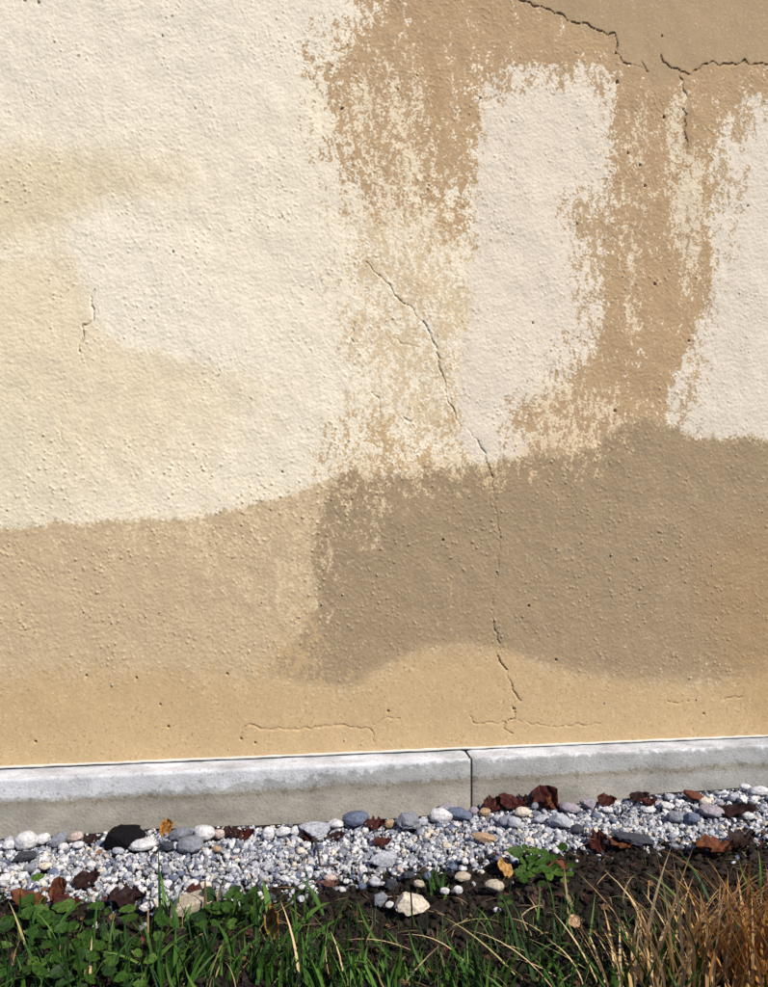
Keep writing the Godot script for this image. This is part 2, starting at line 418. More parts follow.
func build_wall() -> void:
	make_zones()
	var sm := smooth_mask()
	var wall := base("house_wall")
	tag(wall, "cream rendered house wall with damp stains, flaking patches and hairline cracks", "wall")
	var inner := Rect2(-0.66, 0.0855, 1.408, 1.28)
	inner.position.y = 0.0855
	var render_coat := part("render_coat", wall_relief(inner, 0.0016, sm, true), plaster_material(wall_texture(inner, 1320, 1200), 0.045), wall)
	render_coat.set_meta("label", "blotched cream and tan render coat with rough sandy grain")
	# the wall goes on beyond the stained stretch
	var left := Rect2(-1.604, 0.0855, 0.944, 2.2)
	var right := Rect2(0.748, 0.0855, 0.936, 2.2)
	var above := Rect2(-0.66, 1.3655, 1.408, 0.92)
	for r in [left, right, above]:
		part("render_coat", wall_relief(r, 0.008, sm, true), plaster_material(wall_texture(r, int(r.size.x / 0.004), int(r.size.y / 0.004)), 0.05), wall)
	var plain := StandardMaterial3D.new()
	plain.albedo_color = Color(albedo(Color8(225, 208, 176)).x, albedo(Color8(225, 208, 176)).y, albedo(Color8(225, 208, 176)).z).linear_to_srgb()
	plain.roughness = 0.93
	box_part("masonry", Vector3(-1.72, -0.3, -0.34), Vector3(1.80, 2.5, -0.012), plain, wall)
	box_part("masonry", Vector3(-6.0, -0.3, -0.34), Vector3(-1.60, 2.5, -0.001), plain, wall).set_meta("label", "plain stretch of rendered wall")
	box_part("masonry", Vector3(1.68, -0.3, -0.34), Vector3(6.0, 2.5, -0.0015), plain, wall).set_meta("label", "plain stretch of rendered wall")
	# white bead that closes the render just above the kerb
	var white := StandardMaterial3D.new()
	white.albedo_color = Color(0.55, 0.53, 0.48).linear_to_srgb()
	white.roughness = 0.7
	var st := SurfaceTool.new()
	st.begin(Mesh.PRIMITIVE_TRIANGLES)
	var n := 420
	for i in n:
		var x0 := -1.6 + 3.28 * i / n
		var x1 := -1.6 + 3.28 * (i + 1) / n
		var ring0 := bead_ring(x0)
		var ring1 := bead_ring(x1)
		for k in 4:
			quad(st, ring0[k], ring1[k], ring1[(k + 1) % 4], ring0[(k + 1) % 4])
	st.generate_normals()
	part("base_bead", st.commit(), white, wall)
	# stuck white and dark grit in the render
	var grit := pebble_mesh(91, 1, 0.3, true)
	var gm := stone_material("cream")
	for q in range(0, CHIPS.size(), 2):
		var p := on_wall(CHIPS[q], CHIPS[q + 1])
		var g := part("grit", grit, gm, wall)
		g.position = Vector3(p.x, p.y, 0.0005)
		g.scale = Vector3(1, rng.randf_range(0.7, 1.2), 0.8) * rng.randf_range(0.0014, 0.0023)
		g.rotation = Vector3(rng.randf() * 6.0, rng.randf() * 6.0, rng.randf() * 6.0)

func bead_ring(x: float) -> Array:
	var b := 0.0011 * n_patch.get_noise_2d(x * 2600.0, 0.0) + 0.0008 * n_mid.get_noise_2d(x * 700.0, 9.0)
	var lo := 0.0824 + 0.0012 * n_patch.get_noise_2d(x * 1500.0, 70.0)
	return [Vector3(x, 0.0859 + b * 0.7, -0.008), Vector3(x, 0.0859 + b * 0.7, 0.0018 + 0.5 * b), Vector3(x, lo, 0.0014 + 0.5 * b), Vector3(x, lo, -0.008)]

func quad(st: SurfaceTool, a: Vector3, b: Vector3, c: Vector3, d: Vector3) -> void:
	for p in [a, b, c, a, c, d]:
		st.add_vertex(p)

# ---------------------------------------------------------------- kerb stones
func kerb_texture(x0: float, x1: float, flip: int) -> Array:
	var w := 1000
	var h := 176
	var rgb := PackedByteArray(); rgb.resize(w * h * 3)
	var rel := PackedByteArray(); rel.resize(w * h)
	var grey := Vector3(0.305, 0.318, 0.322)
	var white := Vector3(0.45, 0.475, 0.51)
	var tan := Vector3(0.200, 0.185, 0.148)
	var moss := Vector3(0.135, 0.120, 0.085)
	var damp := Vector3(0.272, 0.262, 0.232)
	for j in h:
		var s := float(j) / h * 0.176      # metres down the profile, from the back of the top face
		for i in w:
			var xw := x0 + (x1 - x0) * (i + 0.5) / w
			var xm := xw * 1000.0
			var sm := s * 1000.0
			var f := n_fine.get_noise_2d(xm, sm + 400.0)
			var m := n_mid.get_noise_2d(xm * 0.8, sm * 0.8 + 700.0)
			var p := n_patch.get_noise_2d(xm, sm * 1.4 + 1300.0)
			var c := grey
			# chalky bloom on the top and, towards the left, on the upper face
			var down := sm - 41.0
			var bloom := smoothstep(0.30, -0.45, xw) * 0.9
			var lim := lerpf(2.0, 33.0, bloom) + 8.0 * p + 9.0 * m + 5.0 * f
			var t := smoothstep(lim + 3.0, lim - 3.0, down + 3.5 * f) * (0.30 + 0.70 * smoothstep(-0.1, 0.15, bloom + 0.5 * p))
			if down < 1.0 + 2.0 * m: t = maxf(t, 1.15 + 0.5 * p)
			c = c.lerp(white, clampf(t, 0.0, 1.2))
			# splash line: silt below, darkest at its upper edge
			var sl := lerpf(35.0, 30.0, smoothstep(-0.3, 0.6, xw)) + 5.0 * p + 5.0 * m + 3.0 * f
			var below := smoothstep(sl - 2.5, sl + 2.5, down)
			c = c.lerp(damp.lerp(grey, smoothstep(0.15, 0.6, xw) * 0.6), below)
			var band := smoothstep(sl - 3.0, sl + 3.0, down + 1.5 * f) * smoothstep(sl + 13.0, sl + 3.0, down + 7.0 * m)
			c = c.lerp(tan, band * (0.65 + 0.5 * p))
			var speck := smoothstep(0.12, 0.45, m + 0.5 * f) * smoothstep(sl - 14.0, sl - 2.0, down) * smoothstep(sl + 10.0, sl, down)
			c = c.lerp(moss, speck * 0.8)
			if m > 0.46 and f > 0.0: c = c.lerp(moss, 0.5)
			var wash := n_patch.get_noise_2d(xm * 0.35, sm * 0.6 + 4000.0)
			c *= 1.0 + 0.30 * wash
			c *= 1.0 + 0.22 * p + 0.10 * m + 0.09 * f
			var k := j * w + i
			var col := Color(c.x, c.y, c.z).linear_to_srgb()
			rgb[k * 3] = clampi(int(col.r * 255.0), 0, 255)
			rgb[k * 3 + 1] = clampi(int(col.g * 255.0), 0, 255)
			rgb[k * 3 + 2] = clampi(int(col.b * 255.0), 0, 255)
			var hole := smoothstep(0.55, 0.75, n_mid.get_noise_2d(xm * 2.2 + 5000.0, sm * 2.2))
			rel[k] = clampi(int(150.0 + 50.0 * f + 40.0 * m - 140.0 * hole), 0, 255)
	return [Image.create_from_data(w, h, false, Image.FORMAT_RGB8, rgb), Image.create_from_data(w, h, false, Image.FORMAT_L8, rel)]

func kerb(x0: float, x1: float, lift: float, push: float, label: String) -> void:
	# profile from the back of the top face, over a worn arris, down the front
	var prof := PackedVector2Array()   # (z, y)
	var run := PackedFloat32Array()
	var zf := KERB_FRONT
	for i in 8: prof.append(Vector2(-0.004 + (zf + 0.004 - 0.005) * i / 7.0, KERB_TOP))
	for i in range(1, 5):
		var a := PI * 0.5 * i / 5.0
		prof.append(Vector2(zf - 0.005 + 0.005 * sin(a), KERB_TOP - 0.005 + 0.005 * cos(a)))
	for i in 23: prof.append(Vector2(zf, KERB_TOP - 0.005 - 0.006 * i))
	run.append(0.0)
	for i in range(1, prof.size()): run.append(run[i - 1] + prof[i].distance_to(prof[i - 1]))
	var nx := 161
	var ny := prof.size()
	var vs := PackedVector3Array()
	var uv := PackedVector2Array()
	for j in ny:
		for i in nx:
			var x := lerpf(x0, x1, float(i) / (nx - 1))
			var e := minf(x - x0, x1 - x)
			var rnd := 0.0022 * smoothstep(0.004, 0.0, e)   # worn ends
			var b := 0.0007 * n_patch.get_noise_2d(x * 1000.0, run[j] * 1000.0 + 300.0) + 0.0004 * n_mid.get_noise_2d(x * 500.0, run[j] * 500.0)
			var chip := 0.0035 * smoothstep(0.35, 0.7, n_patch.get_noise_2d(x * 1600.0, 77.0)) * exp(-pow((run[j] - 0.0425) / 0.006, 2.0))
			var z := prof[j].x + push
			var y := prof[j].y + lift
			if j < 8: y += b - rnd - chip
			else: z += b - rnd - chip
			vs.append(Vector3(x, y, z))
			uv.append(Vector2((x - x0) / (x1 - x0), run[j] / 0.176))
	# ends
	var ns := PackedVector3Array(); ns.resize(nx * ny)
	for j in ny:
		for i in nx:
			var a := vs[j * nx + mini(i + 1, nx - 1)] - vs[j * nx + maxi(i - 1, 0)]
			var d := vs[maxi(j - 1, 0) * nx + i] - vs[mini(j + 1, ny - 1) * nx + i]
			ns[j * nx + i] = a.cross(d).normalized()
	var am := grid_mesh(vs, ns, uv, nx, ny)
	var t := kerb_texture(x0, x1, 0)
	var m := StandardMaterial3D.new()
	m.albedo_texture = ImageTexture.create_from_image(t[0])
	m.heightmap_enabled = true
	m.heightmap_texture = ImageTexture.create_from_image(t[1])
	m.heightmap_scale = 0.09
	m.roughness = 0.9
	m.metallic_specular = 0.3
	m.texture_repeat = false
	am.surface_set_material(0, m)
	# the end faces that show in the joint
	var st := SurfaceTool.new()
	st.begin(Mesh.PRIMITIVE_TRIANGLES)
	for side in [0, nx - 1]:
		for j in ny - 1:
			var p := vs[j * nx + side]
			var q := vs[(j + 1) * nx + side]
			quad(st, p, q, Vector3(q.x, q.y, -0.0105 if j > 10 else q.z - 0.0001), Vector3(p.x, p.y, -0.0105 if j > 10 else p.z - 0.0001))
	st.generate_normals()
	var em := StandardMaterial3D.new()
	em.albedo_color = Color(0.27, 0.26, 0.24).linear_to_srgb()
	em.roughness = 0.95
	st.set_material(em)
	am = st.commit(am)
	var o := MeshInstance3D.new()
	o.name = numbered("concrete_kerb")
	o.mesh = am
	add_child(o)
	tag(o, label, "kerb", "concrete kerbs along the foot of the wall")

func build_kerbs() -> void:
	kerb(-1.874, -0.875, 0.0005, 0.0, "concrete kerb next beyond the chalky white one")
	kerb(-0.870, 0.1300, 0.0, 0.0, "concrete kerb with chalky white upper face and silty lower face")
	kerb(0.1335, 1.1335, 0.0006, -0.0012, "grey concrete kerb with thin white top edge behind red leaves")
	kerb(1.1375, 2.1375, 0.0, 0.0, "concrete kerb next beyond the grey one")

# ---------------------------------------------------------------- ground
const EDGE := [-1200, 905, -300, 902, 0, 900, 60, 905, 130, 912, 190, 908, 240, 898, 300, 892, 350, 884, 400, 880, 440, 872, 500, 860, 560, 852, 620, 846, 700, 846, 768, 838, 1000, 832, 1500, 835]
var edge_pts := PackedVector2Array()

func ground_height(x: float, z: float) -> float:
	var y := 0.018 * smoothstep(-0.1, 0.7, x) * smoothstep(0.6, 0.1, z)
	y += 0.006 * n_ground.get_noise_2d(x * 250.0, z * 250.0)
	return y

func soil_height(x: float, z: float) -> float:
	var y := ground_height(x, z)
	var away := smoothstep(0.04, 0.12, z)
	y += away * (0.006 * n_ground.get_noise_2d(x * 1500.0, z * 1500.0) + 0.004 * n_patch.get_noise_2d(x * 3000.0, z * 3000.0))
	return y - 0.004

func gravel_edge(x: float) -> float:
	if edge_pts.is_empty():
		for i in range(0, EDGE.size(), 2):
			var p := on_ground(EDGE[i], EDGE[i + 1])
			edge_pts.append(Vector2(p.x, p.z))
	for i in edge_pts.size() - 1:
		if x <= edge_pts[i + 1].x:
			return lerpf(edge_pts[i].y, edge_pts[i + 1].y, clampf((x - edge_pts[i].x) / (edge_pts[i + 1].x - edge_pts[i].x), 0, 1))
	return edge_pts[-1].y

func steps_around(lo: float, hi: float, fine: float, far: float) -> PackedFloat32Array:
	var out := PackedFloat32Array()
	var a := PackedFloat32Array()
	var s := fine
	var v := lo
	while v > -far:
		s *= 1.35
		v -= s
		a.append(v)
	a.reverse()
	out.append_array(a)
	v = lo
	while v < hi:
		out.append(v)
		v += fine
	s = fine
	while v < far:
		out.append(v)
		s *= 1.35
		v += s
	return out

func soil_material() -> StandardMaterial3D:
	var w := 512
	var im := Image.create_empty(w, w, false, Image.FORMAT_RGB8)
	var rel := Image.create_empty(w, w, false, Image.FORMAT_L8)
	var a := FastNoiseLite.new(); a.seed = 5; a.frequency = 0.02; a.fractal_octaves = 6
	var ia := a.get_seamless_image(w, w)
	var b := FastNoiseLite.new(); b.seed = 6; b.frequency = 0.09; b.noise_type = FastNoiseLite.TYPE_CELLULAR
	var ib := b.get_seamless_image(w, w)
	for j in w:
		for i in w:
			var p := ia.get_pixel(i, j).r
			var q := ib.get_pixel(i, j).r
			var c := Color(0.007, 0.006, 0.006).lerp(Color(0.030, 0.023, 0.018), p * 0.7 + q * 0.4)
			im.set_pixel(i, j, c.linear_to_srgb())
			rel.set_pixel(i, j, Color(p * 0.6 + q * 0.4, 0, 0))
	var m := StandardMaterial3D.new()
	m.albedo_texture = ImageTexture.create_from_image(im)
	m.heightmap_enabled = true
	m.heightmap_texture = ImageTexture.create_from_image(rel)
	m.heightmap_scale = 0.7
	m.roughness = 0.95
	m.metallic_specular = 0.2
	m.uv1_triplanar = true
	m.uv1_world_triplanar = true
	m.uv1_scale = Vector3.ONE * 3.0
	return m

func build_ground() -> void:
	var xs := steps_around(-0.8, 0.95, 0.006, 40.0)
	var zs := PackedFloat32Array([-0.1, 0.0])
	for z in steps_around(0.03, 0.75, 0.006, 40.0):
		if z >= 0.03: zs.append(z)
	var nx := xs.size()
	var ny := zs.size()
	var vs := PackedVector3Array(); vs.resize(nx * ny)
	var ns := PackedVector3Array(); ns.resize(nx * ny)
	var uv := PackedVector2Array(); uv.resize(nx * ny)
	for j in ny:
		for i in nx:
			vs[j * nx + i] = Vector3(xs[i], soil_height(xs[i], zs[j]), zs[j])
			uv[j * nx + i] = Vector2(xs[i], zs[j])
	for j in ny:
		for i in nx:
			var a := vs[j * nx + mini(i + 1, nx - 1)] - vs[j * nx + maxi(i - 1, 0)]
			var d := vs[maxi(j - 1, 0) * nx + i] - vs[mini(j + 1, ny - 1) * nx + i]
			ns[j * nx + i] = a.cross(d).normalized()
	var o := top("ground", grid_mesh(vs, ns, uv, nx, ny), soil_material())
	o.set_meta("kind", "structure")
	tag(o, "dark bare soil in front of the gravel", "ground")

# ---------------------------------------------------------------- stones
func pebble_mesh(sd: int, sub: int, bump: float, flat: bool) -> ArrayMesh:
	var g := RandomNumberGenerator.new()
	g.seed = sd
	var t := (1.0 + sqrt(5.0)) / 2.0
	var v: Array[Vector3] = []
	for p in [[-1, t, 0], [1, t, 0], [-1, -t, 0], [1, -t, 0], [0, -1, t], [0, 1, t], [0, -1, -t], [0, 1, -t], [t, 0, -1], [t, 0, 1], [-t, 0, -1], [-t, 0, 1]]:
		v.append(Vector3(p[0], p[1], p[2]).normalized())
	var f := [[0, 11, 5], [0, 5, 1], [0, 1, 7], [0, 7, 10], [0, 10, 11], [1, 5, 9], [5, 11, 4], [11, 10, 2], [10, 7, 6], [7, 1, 8], [3, 9, 4], [3, 4, 2], [3, 2, 6], [3, 6, 8], [3, 8, 9], [4, 9, 5], [2, 4, 11], [6, 2, 10], [8, 6, 7], [9, 8, 1]]
	for s in sub:
		var mid := {}
		var out := []
		for q in f:
			var m := []
			for k in 3:
				var a: int = mini(q[k], q[(k + 1) % 3])
				var b: int = maxi(q[k], q[(k + 1) % 3])
				var key := a * 100000 + b
				if not mid.has(key):
					mid[key] = v.size()
					v.append(((v[a] + v[b]) * 0.5).normalized())
				m.append(mid[key])
			out.append([q[0], m[0], m[2]]); out.append([q[1], m[1], m[0]]); out.append([q[2], m[2], m[1]]); out.append(m)
		f = out
	var n := FastNoiseLite.new()
	n.seed = sd * 7 + 1
	n.frequency = 0.8
	n.fractal_octaves = 2
	# a few cleaved faces
	var planes := []
	for k in (7 if flat else 3):
		var d := Vector3(g.randfn(), g.randfn(), g.randfn()).normalized()
		planes.append([d, g.randf_range(0.55, 0.82) if flat else g.randf_range(0.72, 0.92)])
	var pts: Array[Vector3] = []
	for p in v:
		var r := p * (1.0 + bump * 2.2 * n.get_noise_3dv(p * 1.6))
		for q in planes:
			var over: float = r.dot(q[0]) - q[1]
			if over > 0.0: r -= q[0] * over * (0.97 if flat else 0.7)
		pts.append(r)
	var st := SurfaceTool.new()
	st.begin(Mesh.PRIMITIVE_TRIANGLES)
	st.set_smooth_group(-1 if flat else 0)
	for q in f:
		for k in [0, 2, 1]:
			var p := v[q[k]]
			st.set_uv(Vector2(p.x, p.y))
			st.add_vertex(pts[q[k]])
	st.index()
	st.generate_normals()
	return st.commit()

const TONES := {
	"white": [0.58, 0.60, 0.64], "cream": [0.58, 0.54, 0.46], "chalk": [0.38, 0.41, 0.48], "pink": [0.48, 0.40, 0.38], "grey": [0.21, 0.23, 0.28], "blue": [0.12, 0.15, 0.23],
	"slate": [0.055, 0.060, 0.078], "black": [0.009, 0.0085, 0.011], "tan": [0.36, 0.26, 0.17], "lilac": [0.30, 0.28, 0.33], "russet": [0.13, 0.045, 0.030], "beige": [0.42, 0.38, 0.31],
}
var speckle: ImageTexture
var dimple: ImageTexture

func stone_material(tone: String) -> StandardMaterial3D:
	var key := "stone " + tone
	if mats.has(key): return mats[key]
	if speckle == null:
		var a := FastNoiseLite.new(); a.seed = 71; a.frequency = 0.03; a.fractal_octaves = 5
		var im := a.get_seamless_image(256, 256)
		var out := Image.create_empty(256, 256, false, Image.FORMAT_RGB8)
		for j in 256:
			for i in 256:
				var v := 0.78 + 0.22 * smoothstep(0.2, 0.7, im.get_pixel(i, j).r)
				out.set_pixel(i, j, Color(v, v * 0.995, v * 0.985))
		speckle = ImageTexture.create_from_image(out)
		dimple = ImageTexture.create_from_image(im)
	var m := StandardMaterial3D.new()
	var c: Array = TONES[tone]
	m.albedo_color = Color(c[0], c[1], c[2]).linear_to_srgb()
	m.albedo_texture = speckle
	m.roughness = 0.8
	m.metallic_specular = 0.3 if c[0] > 0.1 else 0.15
	m.uv1_triplanar = true
	m.uv1_world_triplanar = true
	m.uv1_scale = Vector3.ONE * 22.0
	m.heightmap_enabled = true
	m.heightmap_texture = dimple
	m.heightmap_scale = 0.05
	mats[key] = m
	return m

var round_stones := []
var sharp_stones := []

# [u, v of the middle, width and height in pixels, tone, sharp, tilt, label]
const STONES := [
	[9, 845, 12, 10, "white", 0, 0, "small white stone left of the large rounded white one by kerb"],
	[25, 841, 21, 19, "white", 0, 0, "large rounded white stone standing against the chalky kerb"],
	[42, 839, 14, 12, "white", 0, 12, "egg shaped white stone between large white and grey slanted stones"],
	[58, 840, 18, 13, "grey", 0, 28, "slanted grey oval stone leaning by the kerb"],
	[75, 837, 16, 10, "pink", 0, 14, "pinkish cream oval stone beside the slanted grey one"],
	[78, 845, 11, 7, "white", 0, 5, "flat white pebble under the pinkish cream stone"],
	[63, 847, 9, 8, "white", 0, 0, "little white pebble below the slanted grey stone"],
	[24, 857, 22, 6, "slate", 1, 0, "flat dark slate chip under the large white stone"],
	[121, 838, 37, 23, "black", 1, 6, "big black angular rock lying against the kerb"],
	[118, 851, 12, 7, "chalk", 0, 0, "pale oval pebble in front of the black rock"],
	[29, 868, 11, 9, "grey", 0, 0, "grey pebble in the gravel below the flat slate chip"],
	[3, 880, 12, 14, "white", 1, 0, "angular white stone at the weedy edge of the gravel"],
	[45, 866, 12, 7, "cream", 0, 0, "cream pebble lying flat in the gravel below white stones"],
	[181, 834, 25, 13, "grey", 0, 18, "long pale grey stone slanting beside the amber leaf"],
	[204, 833, 20, 17, "white", 0, 0, "round bright white stone against kerb next to grey boulder"],
	[190, 845, 25, 17, "grey", 0, 5, "broad grey stone in front of the round white one"],
	[219, 834, 10, 11, "pink", 0, 0, "small pinkish white stone right of the round white one"],
	[142, 845, 25, 11, "white", 0, 6, "long white stone between black rock and navy chip"],
	[166, 846, 14, 10, "slate", 1, 0, "dark navy stone chip below the amber leaf"],
	[177, 846, 8, 8, "white", 0, 0, "white pebble squeezed between navy chip and grey boulder"],
	[217, 849, 9, 7, "tan", 0, 0, "sandy pebble in gravel right of the broad grey stone"],
	[191, 884, 14, 9, "white", 0, 20, "white stone in gravel behind the pale slab"],
	[205, 886, 12, 10, "cream", 0, 0, "cream stone in gravel behind the pale slab"],
	[189, 906, 42, 13, "beige", 1, 12, "long pale beige slab half hidden by grass"],
	[146, 907, 13, 9, "white", 0, 0, "white stone left of the pale slab at the weeds"],
	[317, 831, 33, 13, "chalk", 1, -4, "wide pale wedge shaped stone lying against the kerb"],
	[336, 824, 14, 9, "white", 0, 0, "white pebble between pale wedge and blue grey stone"],
	[356, 819, 25, 16, "blue", 0, 10, "blue grey rounded stone against the kerb"],
	[268, 834, 13, 13, "white", 0, 60, "upright white pebble first of three by the kerb"],
	[283, 832, 14, 10, "white", 0, 10, "white pebble middle of three by the kerb"],
	[296, 831, 11, 10, "white", 0, 0, "white pebble touching the tip of the pale wedge"],
	[384, 860, 23, 14, "chalk", 1, 10, "large bluish white stone out in the middle of the gravel"],
	[330, 878, 12, 7, "pink", 0, -8, "flat pink stone on dark soil at the end of the twig"],
	[301, 851, 8, 7, "cream", 0, 0, "yellowish pebble in gravel left of the twig"],
	[380, 899, 15, 13, "grey", 1, 20, "grey brown stone on soil beside the big cream stone"],
	[410, 822, 25, 18, "grey", 1, -10, "pointed dark grey stone propped on the kerb"],
	[441, 816, 21, 16, "white", 0, -8, "bright white rounded triangular stone left of the kerb joint"],
	[461, 814, 23, 11, "blue", 0, -16, "long blue grey stone touching the kerb joint"],
	[447, 806, 17, 8, "lilac", 0, 0, "dull mauve stone behind the bright white triangular stone"],
	[390, 824, 11, 9, "tan", 0, 0, "orange tan pebble left of the pointed grey stone"],
	[423, 822, 11, 8, "chalk", 0, 0, "pale pebble right of the pointed grey stone"],
	[474, 811, 9, 8, "lilac", 0, 0, "mauve pebble just right of the kerb joint"],
	[485, 812, 11, 8, "tan", 0, 0, "sandy pebble between mauve pebble and red leaves"],
	[507, 821, 16, 11, "grey", 0, 0, "grey oval stone in front of the red leaves"],
	[484, 838, 20, 9, "tan", 1, -4, "flat brick coloured stone in the gravel below the joint"],
	[411, 904, 33, 21, "cream", 1, -10, "big cream coloured stone on the dark soil"],
	[463, 877, 16, 8, "beige", 0, 0, "flat grey beige stone on the edge of the soil"],
	[495, 886, 18, 11, "beige", 0, 0, "oval greyish stone on soil near the ochre leaf"],
	[408, 876, 13, 7, "slate", 1, 0, "small slate chip at the gravel edge above the soil"],
	[391, 884, 13, 10, "slate", 1, 0, "dark slate stone at the soil edge beside grey brown stone"],
	[390, 905, 8, 7, "white", 0, 0, "white pebble between grey brown and big cream stones"],
	[445, 891, 9, 7, "white", 0, 0, "white pebble on soil under the small grass sprig"],
	[458, 890, 9, 8, "white", 0, 0, "white pebble on soil right of the small grass sprig"],
	[419, 884, 10, 7, "beige", 0, 0, "beige pebble on soil above the big cream stone"],
	[497, 910, 7, 5, "white", 0, 0, "small white pebble on soil below the oval greyish stone"],
	[523, 812, 15, 10, "cream", 0, 0, "cream stone in front of the tall red leaf"],
	[515, 823, 13, 12, "chalk", 0, 0, "pale grey stone below the cream one near red leaves"],
	[571, 808, 20, 10, "lilac", 0, -12, "long lilac grey stone right of the red leaves"],
	[590, 804, 17, 9, "lilac", 1, 0, "blocky lilac grey stone against the kerb"],
	[578, 829, 14, 9, "slate", 0, 0, "dark slate oval stone on top of white gravel"],
	[561, 822, 20, 14, "chalk", 1, -20, "rough whitish stone left of the dark slate oval"],
	[535, 806, 7, 7, "grey", 0, 0, "small grey pebble between the cream stone and red leaf"],
	[608, 810, 10, 6, "white", 0, -10, "white chip in front of the russet leaf"],
	[542, 819, 15, 7, "chalk", 0, 8, "flat pale stone below the tall red leaf"],
	[632, 838, 40, 10, "slate", 1, -14, "wide dark slate slab at the edge of gravel and soil"],
	[677, 817, 17, 11, "grey", 0, 0, "grey blue rounded stone beside the blue one"],
	[693, 819, 14, 12, "blue", 1, 0, "blue stone in gravel next to a grey blue one"],
	[712, 811, 23, 11, "lilac", 0, -6, "mauve grey stone in front of the dark leaf"],
	[695, 796, 19, 9, "russet", 0, -14, "reddish brown stone near the kerb"],
	[706, 802, 11, 9, "cream", 0, 0, "cream pebble under the reddish brown stone"],
	[746, 787, 11, 6, "white", 0, -8, "small flat white stone touching the kerb beside a larger one"],
	[760, 791, 18, 10, "white", 0, 4, "larger white oval stone at the kerb"],
	[744, 799, 11, 9, "white", 1, 0, "white stone below the small flat white stone"],
	[754, 800, 9, 9, "white", 0, 0, "white pebble below the larger white oval stone"],
	[734, 797, 11, 9, "chalk", 0, 0, "pale chip between reddish stone and white stones"],
	[749, 816, 11, 8, "white", 0, 0, "round white pebble at the end of the dark leaf"],
	[650, 810, 13, 6, "white", 0, 0, "flat white stone below the dark red leaf"],
	[668, 806, 15, 7, "white", 0, -14, "slanting white stone right of the dark red leaf"],
	[670, 797, 10, 7, "chalk", 0, 0, "pale pebble by the kerb left of the reddish stone"],
]

func place_stone(s: Array, called := "stone") -> void:
	var w: float = s[2]
	var h: float = s[3]
	var p := on_ground(s[0], s[1] + h * 0.38, 0.004)
	var mpp := metres_per_pixel(p)
	var size := Vector3(w * mpp, maxf(h * mpp * 0.88, 0.004), w * mpp * rng.randf_range(0.6, 0.8))
	var pool: Array = sharp_stones if s[5] else round_stones
	var o := top(called, pool[rng.randi() % pool.size()], stone_material(s[4]))
	o.scale = size * (0.58 if s[5] else 0.55)
	o.rotation = Vector3(0, rng.randf_range(-0.35, 0.35) + (PI if rng.randf() < 0.5 else 0.0), 0)
	var c := p + Vector3(0, size.y * 0.40, -size.z * 0.12)
	c.z = maxf(c.z, KERB_FRONT + size.z * 0.50)
	o.position = c
	o.rotation.z = deg_to_rad(s[6]) * (1.0 if cos(o.rotation.y) > 0.0 else -1.0)
	tag(o, s[7], "stone")
	stone_spots.append(Vector3(c.x, c.z, size.x * 0.45))

var stone_spots := []

func blocked(x: float, z: float, r: float) -> bool:
	for s in stone_spots:
		if absf(s.x - x) < s.z + r and absf(s.y - z) < (s.z + r) * 0.7: return true
	return false

func buried(x: float, z: float) -> bool:
	for s in stone_spots:
		if s.z > 0.006 and absf(s.x - x) < s.z * 1.05 and absf(s.y - z) < s.z * 0.75: return true
	return false

func gravel_tone() -> Array:
	var q := rng.randf()
	if q < 0.34: return ["white", "white"]
	if q < 0.60: return ["chalk", "pale bluish"]
	if q < 0.80: return ["grey", "grey"]
	if q < 0.91: return ["blue", "blue grey"]
	if q < 0.96: return ["cream", "cream"]
	if q < 0.98: return ["pink", "pinkish"]
	return ["slate", "dark slate"]

func build_stones() -> void:
	for i in 7: round_stones.append(pebble_mesh(200 + i, 3, 0.07, false))
	for i in 6: sharp_stones.append(pebble_mesh(300 + i, 3, 0.16, true))
	for s in STONES: place_stone(s)
	# the larger pebbles of the gravel, each on its own
	var small_round := []
	for i in 6: small_round.append(pebble_mesh(400 + i, 1, 0.22, false))
	for i in 4: small_round.append(pebble_mesh(420 + i, 1, 0.2, true))
	var made := 0
	var tries := 0
	while made < 290 and tries < 6000:
		tries += 1
		var u := rng.randf_range(-10, 778)
		var v := rng.randf_range(800, 912)
		var p := on_ground(u, v)
		if p.z < KERB_FRONT + 0.012: continue
		var e := gravel_edge(p.x)
		if p.z > e + rng.randf_range(-0.01, 0.03): continue
		var d := rng.randf_range(0.0082, 0.0128) * rng.randf_range(0.85, 1.15)
		if blocked(p.x, p.z, d * 0.5): continue
		var t := gravel_tone()
		var o := top("pebble", small_round[rng.randi() % 10], stone_material(t[0]))
		o.scale = Vector3(d, d * rng.randf_range(0.55, 0.8), d * rng.randf_range(0.7, 1.0)) * 0.55
		o.rotation = Vector3(rng.randf_range(-0.4, 0.4), rng.randf() * TAU, rng.randf_range(-0.4, 0.4))
		o.position = Vector3(p.x, ground_height(p.x, p.z) + d * 0.30 - 0.006 * smoothstep(0.085, 0.05, p.z), p.z)
		var where := "lying close along the foot of the kerb" if p.z < 0.085 else ("at the edge of gravel and soil" if p.z > e - 0.035 else "in the middle of the gravel strip")
		var shape := "angular" if o.mesh == small_round[6] or o.mesh == small_round[7] or o.mesh == small_round[8] or o.mesh == small_round[9] else "rounded"
		var size := "larger" if d > 0.0110 else "small"
		tag(o, "%s %s %s pebble %s" % [size, shape, t[1], where], "pebble", "%s %s %s pebbles %s" % [size, shape, t[1], where])
		stone_spots.append(Vector3(p.x, p.z, d * 0.35))
		made += 1

func tinted(c: Array, spread: float) -> Color:
	var k := 1.0 + rng.randf_range(-spread, spread)
	return Color(c[0] * k, c[1] * k, c[2] * k)

